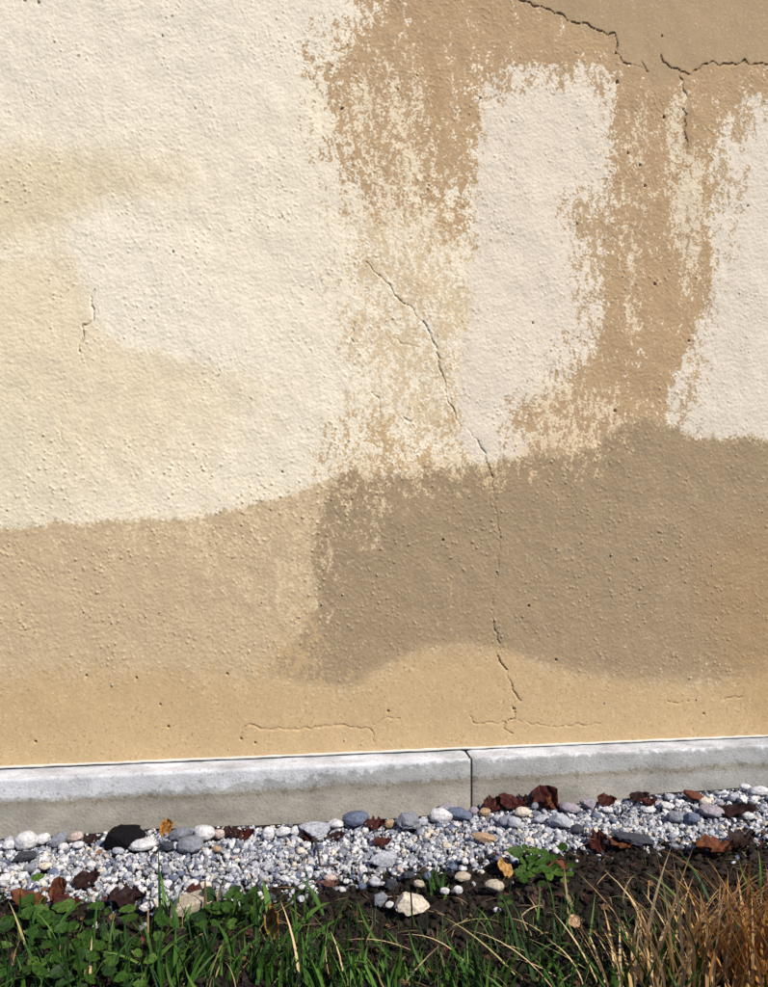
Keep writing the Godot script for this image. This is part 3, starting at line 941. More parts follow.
func scatter(called: String, mesh: Mesh, m: Material, xf: Array, cols: Array, parent: Node) -> MultiMeshInstance3D:
	var mm := MultiMesh.new()
	mm.transform_format = MultiMesh.TRANSFORM_3D
	mm.use_colors = true
	mm.mesh = mesh
	mm.instance_count = xf.size()
	for i in xf.size():
		mm.set_instance_transform(i, xf[i])
		mm.set_instance_color(i, cols[i])
	var o := MultiMeshInstance3D.new()
	o.name = called
	o.multimesh = mm
	o.material_override = m
	parent.add_child(o, true)
	o.set_meta("kind", "stuff")
	return o

func vertex_material(rough: float) -> StandardMaterial3D:
	var m := StandardMaterial3D.new()
	m.vertex_color_use_as_albedo = true
	m.roughness = rough
	m.metallic_specular = 0.3
	return m

func build_gravel() -> void:
	var g := base("gravel")
	tag(g, "strip of fine white and bluish gravel along the kerb", "gravel", "", "stuff")
	var m := vertex_material(0.8)
	m.albedo_texture = speckle
	m.uv1_triplanar = true
	m.uv1_world_triplanar = true
	m.uv1_scale = Vector3.ONE * 30.0
	var nv := 7
	var xfs := []
	var cols := []
	for i in nv:
		xfs.append([]); cols.append([])
	for layer in 2:
		for i in 27000:
			var x := rng.randf_range(-1.9, 2.0)
			var e := gravel_edge(x)
			var z := KERB_FRONT + 0.003 + rng.randf() * (e + 0.05 - KERB_FRONT)
			var over := z - e + 0.016 * n_ground.get_noise_2d(x * 900.0, z * 900.0)
			if over > 0.0 and rng.randf() > 0.16 * exp(-over / 0.02): continue
			if over > -0.03 and layer > 0 and rng.randf() < smoothstep(-0.03, 0.0, over): continue
			var d := rng.randf_range(0.0034, 0.0078)
			if layer > 0 and buried(x, z): continue
			var t: Array = TONES[gravel_tone()[0]]
			var k := rng.randi() % nv
			var b := Basis.from_euler(Vector3(rng.randf() * TAU, rng.randf() * TAU, rng.randf() * TAU)).scaled_local(Vector3(d * 1.1, d * rng.randf_range(0.45, 0.85), d * rng.randf_range(0.6, 1.0)) * 0.62)
			var y := ground_height(x, z) - 0.002 + layer * 0.0034 - 0.007 * smoothstep(0.085, 0.05, z) + rng.randf_range(-0.001, 0.0015)
			if over > -0.01: y = soil_height(x, z) + d * 0.15
			xfs[k].append(Transform3D(b, Vector3(x, y, z)))
			cols[k].append(tinted(t, 0.30))
	for k in nv:
		scatter("chips", pebble_mesh(500 + k, 1, 0.25, k > 0), m, xfs[k], cols[k], g)
	# crumbs of soil
	var s := base("soil_crumbs")
	tag(s, "loose dark crumbs of soil between gravel and grass", "soil", "", "stuff")
	var sx := []
	var sc := []
	for i in 30000:
		var x := rng.randf_range(-1.2, 1.4)
		var z := rng.randf_range(0.10, 0.85)
		if z < gravel_edge(x) - 0.03 * rng.randf(): continue
		var d := rng.randf_range(0.002, 0.012) * rng.randf_range(0.4, 1.0)
		var b := Basis.from_euler(Vector3(rng.randf() * TAU, rng.randf() * TAU, 0)).scaled_local(Vector3(d, d * rng.randf_range(0.5, 0.9), d * rng.randf_range(0.6, 1.0)) * 0.6)
		sx.append(Transform3D(b, Vector3(x, soil_height(x, z) + d * 0.2, z)))
		sc.append(tinted([0.017, 0.013, 0.011], 0.8))
	scatter("crumbs", pebble_mesh(610, 1, 0.42, false), vertex_material(0.95), sx, sc, s)

func build_litter() -> void:
	var g := base("plant_litter")
	tag(g, "dry scraps of stalk and leaf strewn over the soil", "litter", "", "stuff")
	var xf := []
	var cols := []
	var xb := []
	var cb := []
	for i in 5200:
		var x := rng.randf_range(-1.2, 1.4)
		var z := rng.randf_range(0.08, 0.85)
		var e := gravel_edge(x)
		if z < e - 0.02 and rng.randf() > 0.05: continue
		var y := soil_height(x, z) + (0.003 if z > e else 0.010)
		if rng.randf() < 0.55:
			var l := rng.randf_range(0.008, 0.040)
			var b := Basis(Vector3.UP, rng.randf() * TAU) * Basis(Vector3.FORWARD, 1.35 + rng.randf_range(-0.2, 0.25))
			xf.append(Transform3D(b.scaled_local(Vector3.ONE * l), Vector3(x, y, z)))
			cols.append(tinted([0.20, 0.14, 0.08] if rng.randf() < 0.5 else [0.07, 0.045, 0.03], 0.5))
		else:
			var l := rng.randf_range(0.004, 0.013)
			var b := Basis.from_euler(Vector3(rng.randf_range(-0.6, 0.6), rng.randf() * TAU, rng.randf_range(-0.6, 0.6)))
			xb.append(Transform3D(b.scaled_local(Vector3.ONE * l), Vector3(x, y, z)))
			var q := rng.randf()
			cb.append(tinted([0.07, 0.025, 0.02] if q < 0.4 else ([0.03, 0.022, 0.02] if q < 0.75 else [0.14, 0.075, 0.04]), 0.5))
	var m := vertex_material(0.8)
	m.cull_mode = BaseMaterial3D.CULL_DISABLED
	scatter("stalks", blade_mesh(0.5, 0.05, 0.2, 0.8, 4), m, xf, cols, g)
	scatter("scraps", leaf_mesh(777, false, 0.5, 0.25), m, xb, cb, g)

# ---------------------------------------------------------------- dead leaves
func leaf_mesh(sd: int, lobed: bool, curl: float, crumple: float) -> ArrayMesh:
	# a blade 1 long (x) and about 0.6 wide (z), curled, with a folded midrib
	var n := FastNoiseLite.new()
	n.seed = sd
	n.frequency = 1.7
	var nx := 15
	var ny := 9
	var st := SurfaceTool.new()
	st.begin(Mesh.PRIMITIVE_TRIANGLES)
	st.set_smooth_group(0)
	var pts := []
	for j in ny:
		for i in nx:
			var s := float(i) / (nx - 1)
			var t := float(j) / (ny - 1) * 2.0 - 1.0
			var w := 0.34 * pow(sin(PI * clampf(pow(s, 0.8), 0.0, 1.0)), 0.75) + 0.008
			if lobed: w *= 1.0 + 0.30 * sin(s * 21.0)
			w *= 1.0 + 0.12 * n.get_noise_2d(s * 3.0, t * 9.0)
			var z := t * w
			var ang := curl * (s - 0.5) * 2.0
			var y := 0.10 * absf(t) * w / 0.34 + crumple * n.get_noise_2d(s * 2.2, z * 3.0 + 5.0)
			var p := Vector3(s - 0.5, y, z)
			if absf(curl) > 0.01:
				var rad := 1.0 / (2.0 * curl)
				p = Vector3(sin(ang) * (rad - y), rad - cos(ang) * (rad - y), z)
			pts.append(p)
	for j in ny - 1:
		for i in nx - 1:
			var a := j * nx + i
			for k in [a, a + 1, a + nx, a + 1, a + nx + 1, a + nx]:
				st.set_uv(Vector2(float(k % nx) / nx, float(k / nx) / ny))
				st.add_vertex(pts[k])
	st.index()
	st.generate_normals()
	return st.commit()

func leaf_material(tone: Array, gloss := 0.6) -> StandardMaterial3D:
	var key := "leaf %s" % [tone]
	if mats.has(key): return mats[key]
	var a := FastNoiseLite.new(); a.seed = 31; a.frequency = 0.035; a.fractal_octaves = 4
	var im := a.get_seamless_image(96, 96)
	var out := Image.create_empty(96, 96, false, Image.FORMAT_RGB8)
	for j in 96:
		for i in 96:
			var v := 0.55 + 0.55 * im.get_pixel(i, j).r
			var vein := absf(fposmod(i * 0.11 + absf(j - 48.0) * 0.13, 1.0) - 0.5)
			if vein < 0.06 or absf(j - 48.0) < 1.5: v *= 1.22
			out.set_pixel(i, j, Color(minf(v, 1), minf(v * 0.97, 1), minf(v * 0.93, 1)))
	var m := StandardMaterial3D.new()
	m.albedo_color = Color(tone[0], tone[1], tone[2]).linear_to_srgb()
	m.albedo_texture = ImageTexture.create_from_image(out)
	m.roughness = gloss
	m.cull_mode = BaseMaterial3D.CULL_DISABLED
	m.backlight_enabled = true
	m.metallic_specular = 0.25
	m.backlight = Color(tone[0] * 0.3, tone[1] * 0.3, tone[2] * 0.3).linear_to_srgb()
	mats[key] = m
	return m

const MAROON := [0.058, 0.015, 0.013]
const RUST := [0.125, 0.045, 0.022]
const DARKLEAF := [0.026, 0.012, 0.013]
const AMBER := [0.42, 0.20, 0.05]
const OCHRE := [0.44, 0.27, 0.11]

# [u, v, width, height, tone, lobed, tilt degrees, label]
const LEAVES := [
	[495, 804, 22, 12, MAROON, 1, 8, "crumpled dark red leaf nearest the kerb joint"],
	[510, 803, 26, 13, MAROON, 0, -14, "dark red leaf between two others beside the kerb joint"],
	[523, 801, 22, 11, DARKLEAF, 1, 20, "blackish leaf behind the cream stone at the kerb"],
	[547, 799, 26, 20, MAROON, 0, 38, "tall folded maroon leaf leaning up against the kerb"],
	[553, 807, 24, 10, RUST, 1, -20, "brown leaf lying below the tall maroon leaf"],
	[607, 802, 19, 11, MAROON, 0, 4, "red leaf standing between lilac stones and white chips"],
	[648, 804, 22, 7, MAROON, 0, -4, "flat dark red leaf lying above a white stone"],
	[640, 798, 20, 9, DARKLEAF, 0, 10, "blackish leaf tucked against the kerb above a red one"],
	[668, 798, 14, 6, DARKLEAF, 1, 0, "small blackish leaf left of the reddish brown stone"],
	[737, 814, 38, 11, DARKLEAF, 0, 10, "long dark leaf right of the mauve grey stone"],
	[233, 834, 22, 9, DARKLEAF, 1, -5, "dark shrivelled leaf right of the pinkish white stone"],
	[248, 836, 18, 10, MAROON, 0, 20, "maroon leaf at the kerb in front of bare gravel"],
	[92, 841, 18, 8, DARKLEAF, 1, 0, "shrivelled dark leaf left of the black rock"],
	[167, 828, 15, 15, AMBER, 0, 40, "amber leaf standing on edge against the kerb"],
	[376, 826, 22, 10, MAROON, 1, 5, "dark red leaf between blue grey and pointed grey stones"],
	[382, 843, 18, 8, MAROON, 0, 0, "dark red leaf lying in the gravel above the bluish white stone"],
	[336, 838, 18, 8, DARKLEAF, 0, 12, "dark leaf under the pale wedge shaped stone"],
	[308, 837, 16, 9, MAROON, 0, -30, "maroon leaf at the top of the twig"],
	[600, 842, 19, 15, MAROON, 1, 30, "crumpled red brown leaf left of the slate slab"],
	[620, 846, 26, 9, RUST, 0, -6, "rusty leaf below the slate slab"],
	[716, 850, 42, 15, RUST, 1, -6, "large rusty orange leaf behind the dry grass"],
	[742, 842, 34, 12, DARKLEAF, 1, 10, "dark leaf behind the large rusty orange one"],
	[60, 891, 22, 24, RUST, 0, 50, "rust red leaf standing up at the gravel edge"],
	[30, 905, 42, 11, RUST, 0, -6, "long rust brown leaf lying among the weeds"],
	[66, 905, 32, 9, MAROON, 0, -12, "maroon leaf in front of the standing rust red one"],
	[202, 893, 28, 9, MAROON, 1, 0, "dark red leaf behind the pale slab"],
	[86, 882, 26, 14, DARKLEAF, 0, 10, "dark curled leaf on the gravel near the weeds"],
	[128, 900, 36, 15, DARKLEAF, 1, 0, "blackish leaf at the gravel edge left of the slab"],
	[505, 869, 18, 14, OCHRE, 0, -35, "ochre leaf beside the clover on bare soil"],
	[541, 898, 18, 16, [0.10, 0.06, 0.055], 1, 30, "dull brown leaf on soil below the clover"],
	[575, 922, 12, 9, [0.50, 0.34, 0.22], 0, 10, "small pale tan leaf caught among the straw"],
	[276, 922, 11, 30, [0.34, 0.20, 0.05], 0, 75, "yellow brown leaf hanging upright in the grass"],
	[330, 886, 20, 7, [0.13, 0.07, 0.06], 0, 0, "brown leaf on soil below the pink stone"],
	[560, 868, 22, 9, RUST, 1, 0, "rusty leaf behind the clover"],
]

func build_leaves() -> void:
	var meshes := []
	for i in 5: meshes.append(leaf_mesh(700 + i, false, 0.35 + 0.18 * i, 0.16))
	for i in 5: meshes.append(leaf_mesh(720 + i, true, 0.25 + 0.2 * i, 0.22))
	for s in LEAVES:
		var p := on_ground(s[0], s[1] + s[3] * 0.42)
		var mpp := metres_per_pixel(p)
		var up: float = deg_to_rad(s[6])
		var o := top("dead_leaf", meshes[(5 if s[5] else 0) + rng.randi() % 5], leaf_material(s[4]))
		var length: float = maxf(s[2] * mpp, s[3] * mpp * 0.9) * 1.2
		var rise: float = s[3] * mpp
		o.scale = Vector3(length, length * 0.9, clampf(rise * 2.3, length * 0.7, length * 1.5))
		var lean := clampf(rise / length, 0.15, 1.0) * 0.8
		o.rotation_order = EULER_ORDER_YXZ
		o.rotation = Vector3(lean, rng.randf_range(-0.4, 0.4), up)
		var c := p + Vector3(0, rise * 0.42, -rise * 0.1)
		c.z = maxf(c.z, KERB_FRONT + 0.012 + 0.012 * lean)
		o.position = c
		tag(o, s[7], "leaf")

# ---------------------------------------------------------------- grass, weeds and straw
func blade_mesh(bend: float, width: float, keel: float, twist: float, segs := 7) -> ArrayMesh:
	# 1 tall, bending towards +x; the tip droops with the bend
	var st := SurfaceTool.new()
	st.begin(Mesh.PRIMITIVE_TRIANGLES)
	st.set_smooth_group(0)
	var rows := []
	var p := Vector3.ZERO
	var a := 0.0
	for i in segs + 1:
		var s := float(i) / segs
		var w := width * (0.75 + 0.25 * minf(s * 4.0, 1.0)) * (1.0 - pow(s, 2.2)) + 0.0015
		var side := Vector3(0, 0, 1).rotated(Vector3.UP, twist * s)
		var out := Vector3(cos(a), -sin(a), 0)
		rows.append([p - side * w * 0.5 + out * keel * w, p, p + side * w * 0.5 + out * keel * w])
		a = bend * pow(s, 1.2)
		p += Vector3(sin(a), cos(a), 0) / segs
	for i in segs:
		for k in 2:
			quad(st, rows[i][k], rows[i][k + 1], rows[i + 1][k + 1], rows[i + 1][k])
	st.index()
	st.generate_normals()
	return st.commit()

func plant_material(rough := 0.55) -> StandardMaterial3D:
	var m := vertex_material(rough)
	m.cull_mode = BaseMaterial3D.CULL_DISABLED
	m.backlight_enabled = true
	m.backlight = Color(0.02, 0.035, 0.006).linear_to_srgb()
	return m

func plain_plant(c: Array, rough := 0.6) -> StandardMaterial3D:
	var key := "plant %s" % [c]
	if mats.has(key): return mats[key]
	var m := StandardMaterial3D.new()
	m.albedo_color = Color(c[0], c[1], c[2]).linear_to_srgb()
	m.roughness = rough
	m.metallic_specular = 0.25
	m.cull_mode = BaseMaterial3D.CULL_DISABLED
	m.backlight_enabled = true
	m.backlight = Color(c[0] * 0.4, c[1] * 0.4, c[2] * 0.3).linear_to_srgb()
	mats[key] = m
	return m

# how thickly green grass grows at a spot (0..1)
func lawn(x: float, z: float) -> float:
	var e := gravel_edge(x)
	var left := smoothstep(0.02, -0.10, x)
	var start := e + lerpf(0.11, 0.015, left)
	var d := smoothstep(start, start + 0.05, z + 0.03 * n_ground.get_noise_2d(x * 700.0, z * 700.0))
	return d

func build_grass() -> void:
	var g := base("grass")
	tag(g, "low green grass growing in the soil before the gravel", "grass", "", "stuff")
	var m := plant_material()
	var nv := 6
	var xfs := []
	var cols := []
	for i in nv:
		xfs.append([]); cols.append([])
	for i in 90000:
		var x := rng.randf_range(-1.9, 2.0)
		var z := rng.randf_range(0.2, 2.2)
		if z > 0.8 and rng.randf() < 0.5: continue
		var e0 := gravel_edge(x)
		var d := lawn(x, z)
		d *= 0.35 + 0.65 * smoothstep(-0.2, 0.3, n_ground.get_noise_2d(x * 900.0 + 77.0, z * 900.0))
		var sprig := z > e0 + 0.02 and n_ground.get_noise_2d(x * 1400.0 + 300.0, z * 1400.0) > 0.10 and rng.randf() < 0.22
		var dry := smoothstep(0.12, 0.35, x)
		if not sprig and rng.randf() > d * lerpf(0.9, 0.45, dry): continue
		var l := rng.randf_range(0.016, 0.040) if rng.randf() < 0.7 else rng.randf_range(0.04, 0.075)
		if z > 0.5: l *= 0.8
		if sprig and d < 0.3: l = rng.randf_range(0.008, 0.02)
		var k := rng.randi() % nv
		var b := Basis(Vector3.UP, rng.randf() * TAU) * Basis(Vector3.FORWARD, rng.randf_range(-1.0, 1.0))
		xfs[k].append(Transform3D(b.scaled_local(Vector3.ONE * l), Vector3(x, soil_height(x, z) - 0.001, z)))
		var q := rng.randf()
		var c := [0.030, 0.080, 0.012]
		if q < 0.40: c = [0.016, 0.046, 0.010]
		elif q < 0.55: c = [0.060, 0.115, 0.022]
		elif q < 0.64 + 0.25 * dry: c = [0.22, 0.17, 0.085]
		cols[k].append(tinted(c, 0.3))
	for k in nv:
		scatter("blades", blade_mesh([0.3, 0.7, 1.1, 1.5, 0.9, 1.9][k], [0.045, 0.06, 0.05, 0.04, 0.075, 0.055][k], 0.2, [0.5, -0.8, 1.2, 0.3, -1.4, 0.9][k], 5), m, xfs[k], cols[k], g)

func blade_part(parent: Node3D, at: Vector3, tip: Vector3, width: float, m: Material, meshes: Array, called := "blade") -> void:
	# lays a bent blade from a root to a tip (both in the parent's space)
	var k := rng.randi() % meshes.size()
	var e: Array = meshes[k]
	var o := part(called, e[0], m, parent)
	var d := tip - at
	var flat := Vector3(d.x, 0, d.z)
	var reach := flat.length()
	# the mesh ends at e[1] (x, y): turn and stretch so that it ends at the tip
	var x := flat.normalized() if reach > 0.001 else Vector3.RIGHT
	var ex: Vector2 = e[1]
	var want := Vector2(reach, d.y)
	var s := want.length() / ex.length()
	var turn := ex.angle() - want.angle()
	var zz := x.cross(Vector3.UP)
	var b := Basis(x, Vector3.UP, zz) * Basis(Vector3(0, 0, 1), -turn)
	o.transform = Transform3D(b.scaled_local(Vector3(s, s, width)), at)

func bent_set(bends: Array, keel: float) -> Array:
	var out := []
	for b in bends:
		var p := Vector2.ZERO
		var a := 0.0
		for i in 8:
			var s := float(i) / 7.0
			a = b * pow(s, 1.2)
			if i < 7: p += Vector2(sin(a), cos(a)) / 7.0
		# end after seven steps, the way blade_mesh walks
		var e := Vector2.ZERO
		a = 0.0
		for i in 7:
			e += Vector2(sin(a), cos(a)) / 7.0
			a = b * pow(float(i + 1) / 7.0, 1.2)
		out.append([blade_mesh(b, 1.0, 0.0, 0.0), e])
	return out

# a point above the ground that shows at (u, v) when it stands at depth plane z
func at_plane(u: float, v: float, z: float) -> Vector3:
	var d := ray(u, v)
	return CAM + d * ((z - CAM.z) / d.z)

const GREEN_A := [0.030, 0.082, 0.012]
const GREEN_B := [0.060, 0.130, 0.024]
const GREEN_C := [0.014, 0.042, 0.010]
const STRAW_A := [0.56, 0.43, 0.25]
const STRAW_B := [0.44, 0.29, 0.13]
const STRAW_C := [0.33, 0.165, 0.06]

var gentle: Array
func tuft(called: String, label: String, category: String, group: String, lines: Array, width: float, tones: Array) -> void:
	# lines: [root u, root v, tip u, tip v] in photograph pixels; the roots are on the ground
	var mid := Vector3.ZERO
	for l in lines: mid += on_ground(l[0], l[1])
	mid /= lines.size()
	mid.y = soil_height(mid.x, mid.z)
	var t := base(called, mid)
	tag(t, label, category, group)
	for l in lines:
		var a := on_ground(l[0], l[1])
		a.y = soil_height(a.x, a.z) - 0.002
		var b := at_plane(l[2], l[3], a.z + rng.randf_range(-0.05, 0.03))
		b.y = maxf(b.y, a.y + 0.006)
		blade_part(t, a - mid, b - mid, width * rng.randf_range(0.7, 1.3), plain_plant(tones[rng.randi() % tones.size()]), gentle)

func fan(u: float, v: float, spread: float, n: int, height: float, lean: float) -> Array:
	var out := []
	for i in n:
		var ru := u + rng.randf_range(-spread, spread) * 0.5
		var rv := v + rng.randf_range(-8, 8)
		var h := height * rng.randf_range(0.45, 1.0)
		out.append([ru, rv, ru + lean * h + rng.randf_range(-0.8, 0.8) * h, rv - h])
	return out

func round_leaf_mesh(notch: float, cup: float, point := 0.0) -> ArrayMesh:
	# a leaf 1 across, stalk at the origin, blade towards +x
	var st := SurfaceTool.new()
	st.begin(Mesh.PRIMITIVE_TRIANGLES)
	st.set_smooth_group(0)
	var n := 18
	var mid := Vector3(0.45, 0.02, 0)
	var ring := []
	for i in n:
		var a := TAU * i / n
		var r := 0.5 * (1.0 - notch * exp(-pow(wrapf(a - PI, -PI, PI) / 0.5, 2.0)) + 0.05 * cos(a * 9.0) + point * exp(-pow(wrapf(a, -PI, PI) / 0.5, 2.0)) + 0.06 * sin(a * 2.0 + notch * 20.0))
		ring.append(Vector3(0.5 + cos(a) * r, cup * (0.6 * absf(sin(a)) + 0.25 * cos(2.0 * a)), sin(a) * r * 0.9))
	for i in n:
		var a: Vector3 = ring[i]
		var b: Vector3 = ring[(i + 1) % n]
		var ai := mid.lerp(a, 0.55) - Vector3(0, 0.05, 0)
		var bi := mid.lerp(b, 0.55) - Vector3(0, 0.05, 0)
		for p in [mid, bi, ai, ai, bi, b, ai, b, a]:
			st.set_uv(Vector2(p.x, p.z * 0.9 + 0.5))
			st.add_vertex(p)
	st.index()
	st.generate_normals()
	return st.commit()

var leaf_shapes := []
func weed(called: String, label: String, category: String, group: String, spots: Array, root_uv: Array, tones: Array) -> void:
	# spots: [u, v, size in pixels] of the leaves
	var root := on_ground(root_uv[0], root_uv[1])
	root.y = soil_height(root.x, root.z)
	var t := base(called, root)
	tag(t, label, category, group)
	for s in spots:
		var lift := rng.randf_range(0.008, 0.03)
		var g := on_ground(s[0], s[1])
		# move towards the camera as the leaf rises, so that it stays where it was seen
		var d := (CAM - g).normalized()
		var p := g + d * (lift / d.y)
		var size: float = s[2] * metres_per_pixel(p) * 1.12
		var o := part("leaf", leaf_shapes[rng.randi() % leaf_shapes.size()], leaf_material(tones[rng.randi() % tones.size()], 0.55), t)
		o.scale = Vector3(size, size, size * rng.randf_range(0.6, 1.1))
		o.rotation_order = EULER_ORDER_YXZ
		o.rotation = Vector3(rng.randf_range(0.15, 0.85), rng.randf_range(-1.0, 1.0) + (PI if rng.randf() < 0.5 else 0.0), rng.randf_range(-0.35, 0.35))
		if cos(o.rotation.y) < 0.0: o.rotation.x = -o.rotation.x
		o.position = p - root - o.basis.x * 0.5
		# its stalk
		var foot := Vector3(p.x + rng.randf_range(-0.01, 0.01), 0, p.z + rng.randf_range(-0.012, 0.004))
		foot.y = soil_height(foot.x, foot.z)
		blade_part(t, foot - root, o.position, 0.0016, plain_plant(GREEN_C), gentle, "stalk")

func cloud_of(u0: float, v0: float, u1: float, v1: float, n: int, lo: float, hi: float) -> Array:
	var out := []
	for i in n: out.append([rng.randf_range(u0, u1), rng.randf_range(v0, v1), rng.randf_range(lo, hi)])
	return out

func build_plants() -> void:
	gentle = bent_set([0.25, 0.5, 0.8, 1.15], 0.15)
	for q in [[0.5, 0.10, 0.0], [0.35, 0.16, 0.1], [0.15, 0.10, 0.45], [0.55, 0.24, 0.0], [0.1, 0.2, 0.6], [0.3, -0.12, 0.2]]: leaf_shapes.append(round_leaf_mesh(q[0], q[1], q[2]))
	var gtones := [GREEN_A, GREEN_A, GREEN_B, GREEN_C]
	weed("clover_plant", "small bright green clover plant on the edge of gravel and soil", "plant", "",
		[[517, 852, 13], [526, 850, 12], [535, 851, 12], [545, 853, 11], [522, 861, 14], [533, 860, 14], [543, 862, 13], [552, 858, 11], [562, 846, 11], [524, 868, 12], [536, 868, 14], [546, 870, 13], [555, 868, 12], [549, 876, 13], [560, 873, 12], [569, 874, 9], [525, 879, 10], [541, 883, 11], [571, 866, 9], [530, 874, 10], [565, 881, 9], [518, 873, 9]],
		[538, 876], [GREEN_A, GREEN_A, GREEN_B])
	weed("broadleaf_weed", "round leaved weed below the standing rust red leaf", "plant", "round leaved weeds at the gravel edge", cloud_of(24, 898, 70, 945, 22, 10, 17) + [[44, 917, 18], [36, 878, 11]], [46, 945], gtones)
	weed("broadleaf_weed", "round leaved weed among grass right of the standing rust red leaf", "plant", "round leaved weeds at the gravel edge", cloud_of(72, 905, 132, 960, 26, 9, 16), [100, 955], gtones)
	weed("broadleaf_weed", "dark leafy weed under the long rust brown leaf", "plant", "round leaved weeds at the gravel edge", cloud_of(-14, 920, 60, 985, 26, 10, 17), [20, 975], gtones)
	weed("broadleaf_weed", "leafy weed low in the grass beside the round leaved weeds", "plant", "round leaved weeds at the gravel edge", cloud_of(60, 945, 140, 990, 20, 9, 15), [100, 985], gtones)
	weed("broadleaf_weed", "leafy weed growing over the end of the pale slab", "plant", "round leaved weeds at the gravel edge", cloud_of(205, 888, 258, 925, 20, 9, 15), [228, 922], gtones)
	weed("broadleaf_weed", "leafy weed in the grass between slab and yellow brown leaf", "plant", "round leaved weeds at the gravel edge", cloud_of(150, 915, 205, 965, 16, 8, 13), [176, 955], gtones)
	weed("seedling", "tiny green seedling on soil below the oval greyish stone", "plant", "", cloud_of(500, 895, 516, 908, 5, 6, 9), [508, 908], gtones)
	# green grass tufts
	var gg := "green grass tufts before the gravel"
	tuft("grass_tuft", "upright green blades with one long dark stem before the gravel", "grass tuft", gg, [[160, 925, 158, 842], [166, 925, 160, 872], [172, 928, 158, 885], [174, 925, 180, 890], [178, 930, 166, 895], [183, 930, 192, 902]], 0.0045, gtones)
	tuft("grass_tuft", "green grass tuft at the end of the leafy weed", "grass tuft", gg, fan(240, 925, 40, 16, 42, 0.2), 0.004, gtones)
	tuft("grass_tuft", "long green blade arching over soil towards the twig with shorter ones", "grass tuft", gg, [[266, 905, 322, 876], [278, 912, 318, 882], [270, 915, 262, 880], [290, 935, 332, 902], [300, 940, 345, 915], [258, 925, 285, 898]], 0.007, [GREEN_A, GREEN_B])
	tuft("grass_tuft", "tuft of long wet green blades left of the yellow brown leaf", "grass tuft", gg, fan(235, 975, 90, 30, 60, 0.25), 0.0045, gtones)
	tuft("grass_tuft", "tuft of long green blades around the yellow brown leaf", "grass tuft", gg, fan(300, 985, 90, 34, 65, 0.1), 0.0045, gtones)
	tuft("grass_tuft", "tuft of green blades crossing the round leaved weeds", "grass tuft", gg, fan(150, 985, 80, 26, 60, 0.3), 0.0045, gtones)
	tuft("grass_tuft", "thin grass blades between the low weeds", "grass tuft", gg, fan(45, 990, 90, 22, 65, 0.1), 0.0040, gtones)
	tuft("grass_tuft", "short bright green grass in front of the big cream stone", "grass tuft", gg, fan(385, 985, 80, 34, 42, 0.0), 0.004, [GREEN_A, GREEN_B, GREEN_B])
	tuft("grass_tuft", "short green grass on soil right of the big cream stone", "grass tuft", gg, fan(470, 990, 80, 26, 45, -0.1), 0.004, gtones)
	tuft("grass_tuft", "small grass sprig growing between white pebbles on soil", "grass tuft", gg, fan(436, 890, 20, 14, 26, 0.0), 0.003, gtones)
	tuft("grass_tuft", "green blades growing up through the straw", "grass tuft", gg, fan(585, 990, 110, 26, 60, 0.0), 0.004, [GREEN_C, GREEN_A])
	tuft("grass_tuft", "green blades at the foot of the rust coloured dry grass", "grass tuft", gg, fan(680, 985, 100, 24, 90, 0.0), 0.004, [GREEN_C, GREEN_A])
	# dry grass
	var dg := "dry grass clumps on the soil"
	tuft("dry_grass_clump", "sparse straw stalks leaning over bare soil", "dry grass", dg, [[600, 985, 553, 912], [612, 990, 576, 925], [585, 985, 548, 940], [606, 985, 588, 932], [630, 990, 600, 925], [560, 945, 504, 917], [548, 960, 500, 945], [566, 975, 512, 958], [540, 985, 500, 962], [620, 985, 603, 905]], 0.0030, [STRAW_A, STRAW_A, STRAW_B])
	tuft("dry_grass_clump", "clump of tall pale straw stalks crossing before the rusty leaf", "dry grass", dg, [[640, 985, 672, 845], [652, 985, 694, 845], [668, 985, 640, 862], [660, 980, 604, 870], [655, 985, 612, 895], [675, 990, 656, 850], [684, 985, 672, 848], [690, 980, 642, 890], [645, 985, 628, 895], [700, 985, 668, 900], [648, 985, 690, 890], [636, 985, 622, 920], [668, 985, 694, 875], [630, 985, 640, 900]], 0.0040, [STRAW_A, STRAW_A, STRAW_B])
	tuft("dry_grass_clump", "clump of thin tawny stalks left of the rust coloured dry grass", "dry grass", dg, fan(690, 985, 60, 40, 125, 0.05) + fan(640, 990, 60, 24, 85, -0.1), 0.0030, [STRAW_A, STRAW_B, STRAW_B])
	tuft("dry_grass_clump", "dense rust coloured clump of dry grass", "dry grass", dg, fan(745, 985, 90, 110, 130, 0.12) + fan(795, 985, 80, 70, 150, -0.05), 0.0034, [STRAW_B, STRAW_C, STRAW_C, [0.32, 0.16, 0.05]])
	tuft("dry_grass_clump", "fine dry stalks scattered through the green grass", "dry grass", dg, [[205, 985, 228, 930], [140, 980, 165, 945], [330, 975, 336, 905], [345, 985, 330, 930], [300, 985, 280, 900], [412, 945, 345, 940], [400, 985, 440, 945], [470, 960, 400, 935], [520, 975, 440, 915], [560, 990, 470, 930], [610, 975, 520, 935], [150, 960, 136, 925], [216, 975, 232, 958], [30, 960, 8, 900], [12, 975, 36, 925], [270, 985, 300, 962], [90, 985, 92, 935], [440, 930, 505, 975], [520, 915, 545, 906]], 0.0030, [STRAW_A, STRAW_A, [0.30, 0.27, 0.12]])
	# twig on the gravel
	var tm := StandardMaterial3D.new()
	tm.albedo_color = Color(0.035, 0.022, 0.02).linear_to_srgb()
	tm.roughness = 0.8
	var st := SurfaceTool.new()
	st.begin(Mesh.PRIMITIVE_TRIANGLES)
	st.set_smooth_group(0)
	var line := []
	for q in [[312, 842], [316, 850], [318, 858], [319, 866], [320, 873], [326, 873], [338, 871]]:
		var p := on_ground(q[0], q[1])
		line.append(p + Vector3(0, 0.009, 0))
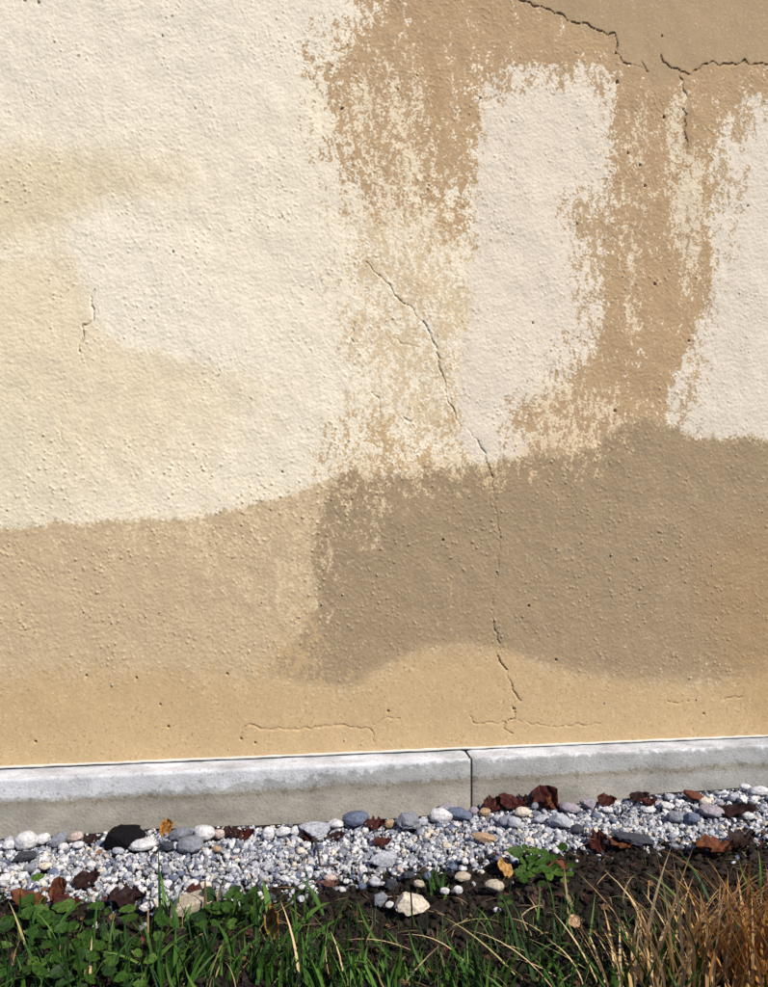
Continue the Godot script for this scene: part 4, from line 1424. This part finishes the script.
	for i in line.size() - 1:
		var a: Vector3 = line[i]
		var b: Vector3 = line[i + 1]
		var d := (b - a).normalized()
		var s := d.cross(Vector3.UP).normalized()
		var n := s.cross(d)
		var r := lerpf(0.0017, 0.0011, float(i) / line.size())
		for k in 6:
			var e0 := s * cos(TAU * k / 6) + n * sin(TAU * k / 6)
			var e1 := s * cos(TAU * (k + 1) / 6) + n * sin(TAU * (k + 1) / 6)
			quad(st, a + e0 * r, b + e0 * r, b + e1 * r, a + e1 * r)
	st.generate_normals()
	tag(top("twig", st.commit(), tm), "thin dark bent twig lying on the gravel below the pale wedge stone", "twig")

# ---------------------------------------------------------------- scene
func _ready() -> void:
	rng.seed = 20240
	make_noises()
	var cam := Camera3D.new()
	cam.name = "camera"
	cam.fov = rad_to_deg(2.0 * atan(493.5 / FOCAL))
	cam.near = 0.02
	cam.far = 200.0
	add_child(cam)
	cam.position = CAM
	cam.rotation_degrees = Vector3(0, -YAW, 0)
	cam.current = true
	var sky_mat := ProceduralSkyMaterial.new()
	sky_mat.sky_top_color = Color(0.20, 0.36, 0.66)
	sky_mat.sky_horizon_color = Color(0.62, 0.70, 0.80)
	sky_mat.sky_curve = 0.12
	sky_mat.ground_bottom_color = Color(0.16, 0.15, 0.12)
	sky_mat.ground_horizon_color = Color(0.50, 0.53, 0.54)
	var sky := Sky.new()
	sky.sky_material = sky_mat
	var env := Environment.new()
	env.background_mode = Environment.BG_SKY
	env.sky = sky
	env.tonemap_mode = Environment.TONE_MAPPER_LINEAR
	env.tonemap_exposure = 1.25
	env.sdfgi_enabled = true
	env.ssao_enabled = true
	env.ssil_enabled = true
	var we := WorldEnvironment.new()
	we.name = "environment"
	we.environment = env
	add_child(we)
	var sun := DirectionalLight3D.new()
	sun.name = "sun"
	sun.light_color = Color(1.0, 0.955, 0.88)
	sun.light_energy = 1.6
	sun.light_angular_distance = 0.5
	sun.shadow_enabled = true
	add_child(sun)
	var to_sun := Vector3(0.42, 0.68, 0.60).normalized()
	sun.look_at_from_position(to_sun * 10.0, Vector3.ZERO, Vector3.UP)
	var t0 := Time.get_ticks_msec()
	build_wall()
	print("wall ", Time.get_ticks_msec() - t0)
	build_kerbs()
	build_ground()
	print("ground ", Time.get_ticks_msec() - t0)
	build_stones()
	build_gravel()
	print("stones ", Time.get_ticks_msec() - t0)
	build_litter()
	build_leaves()
	build_grass()
	build_plants()
	print("all ", Time.get_ticks_msec() - t0)
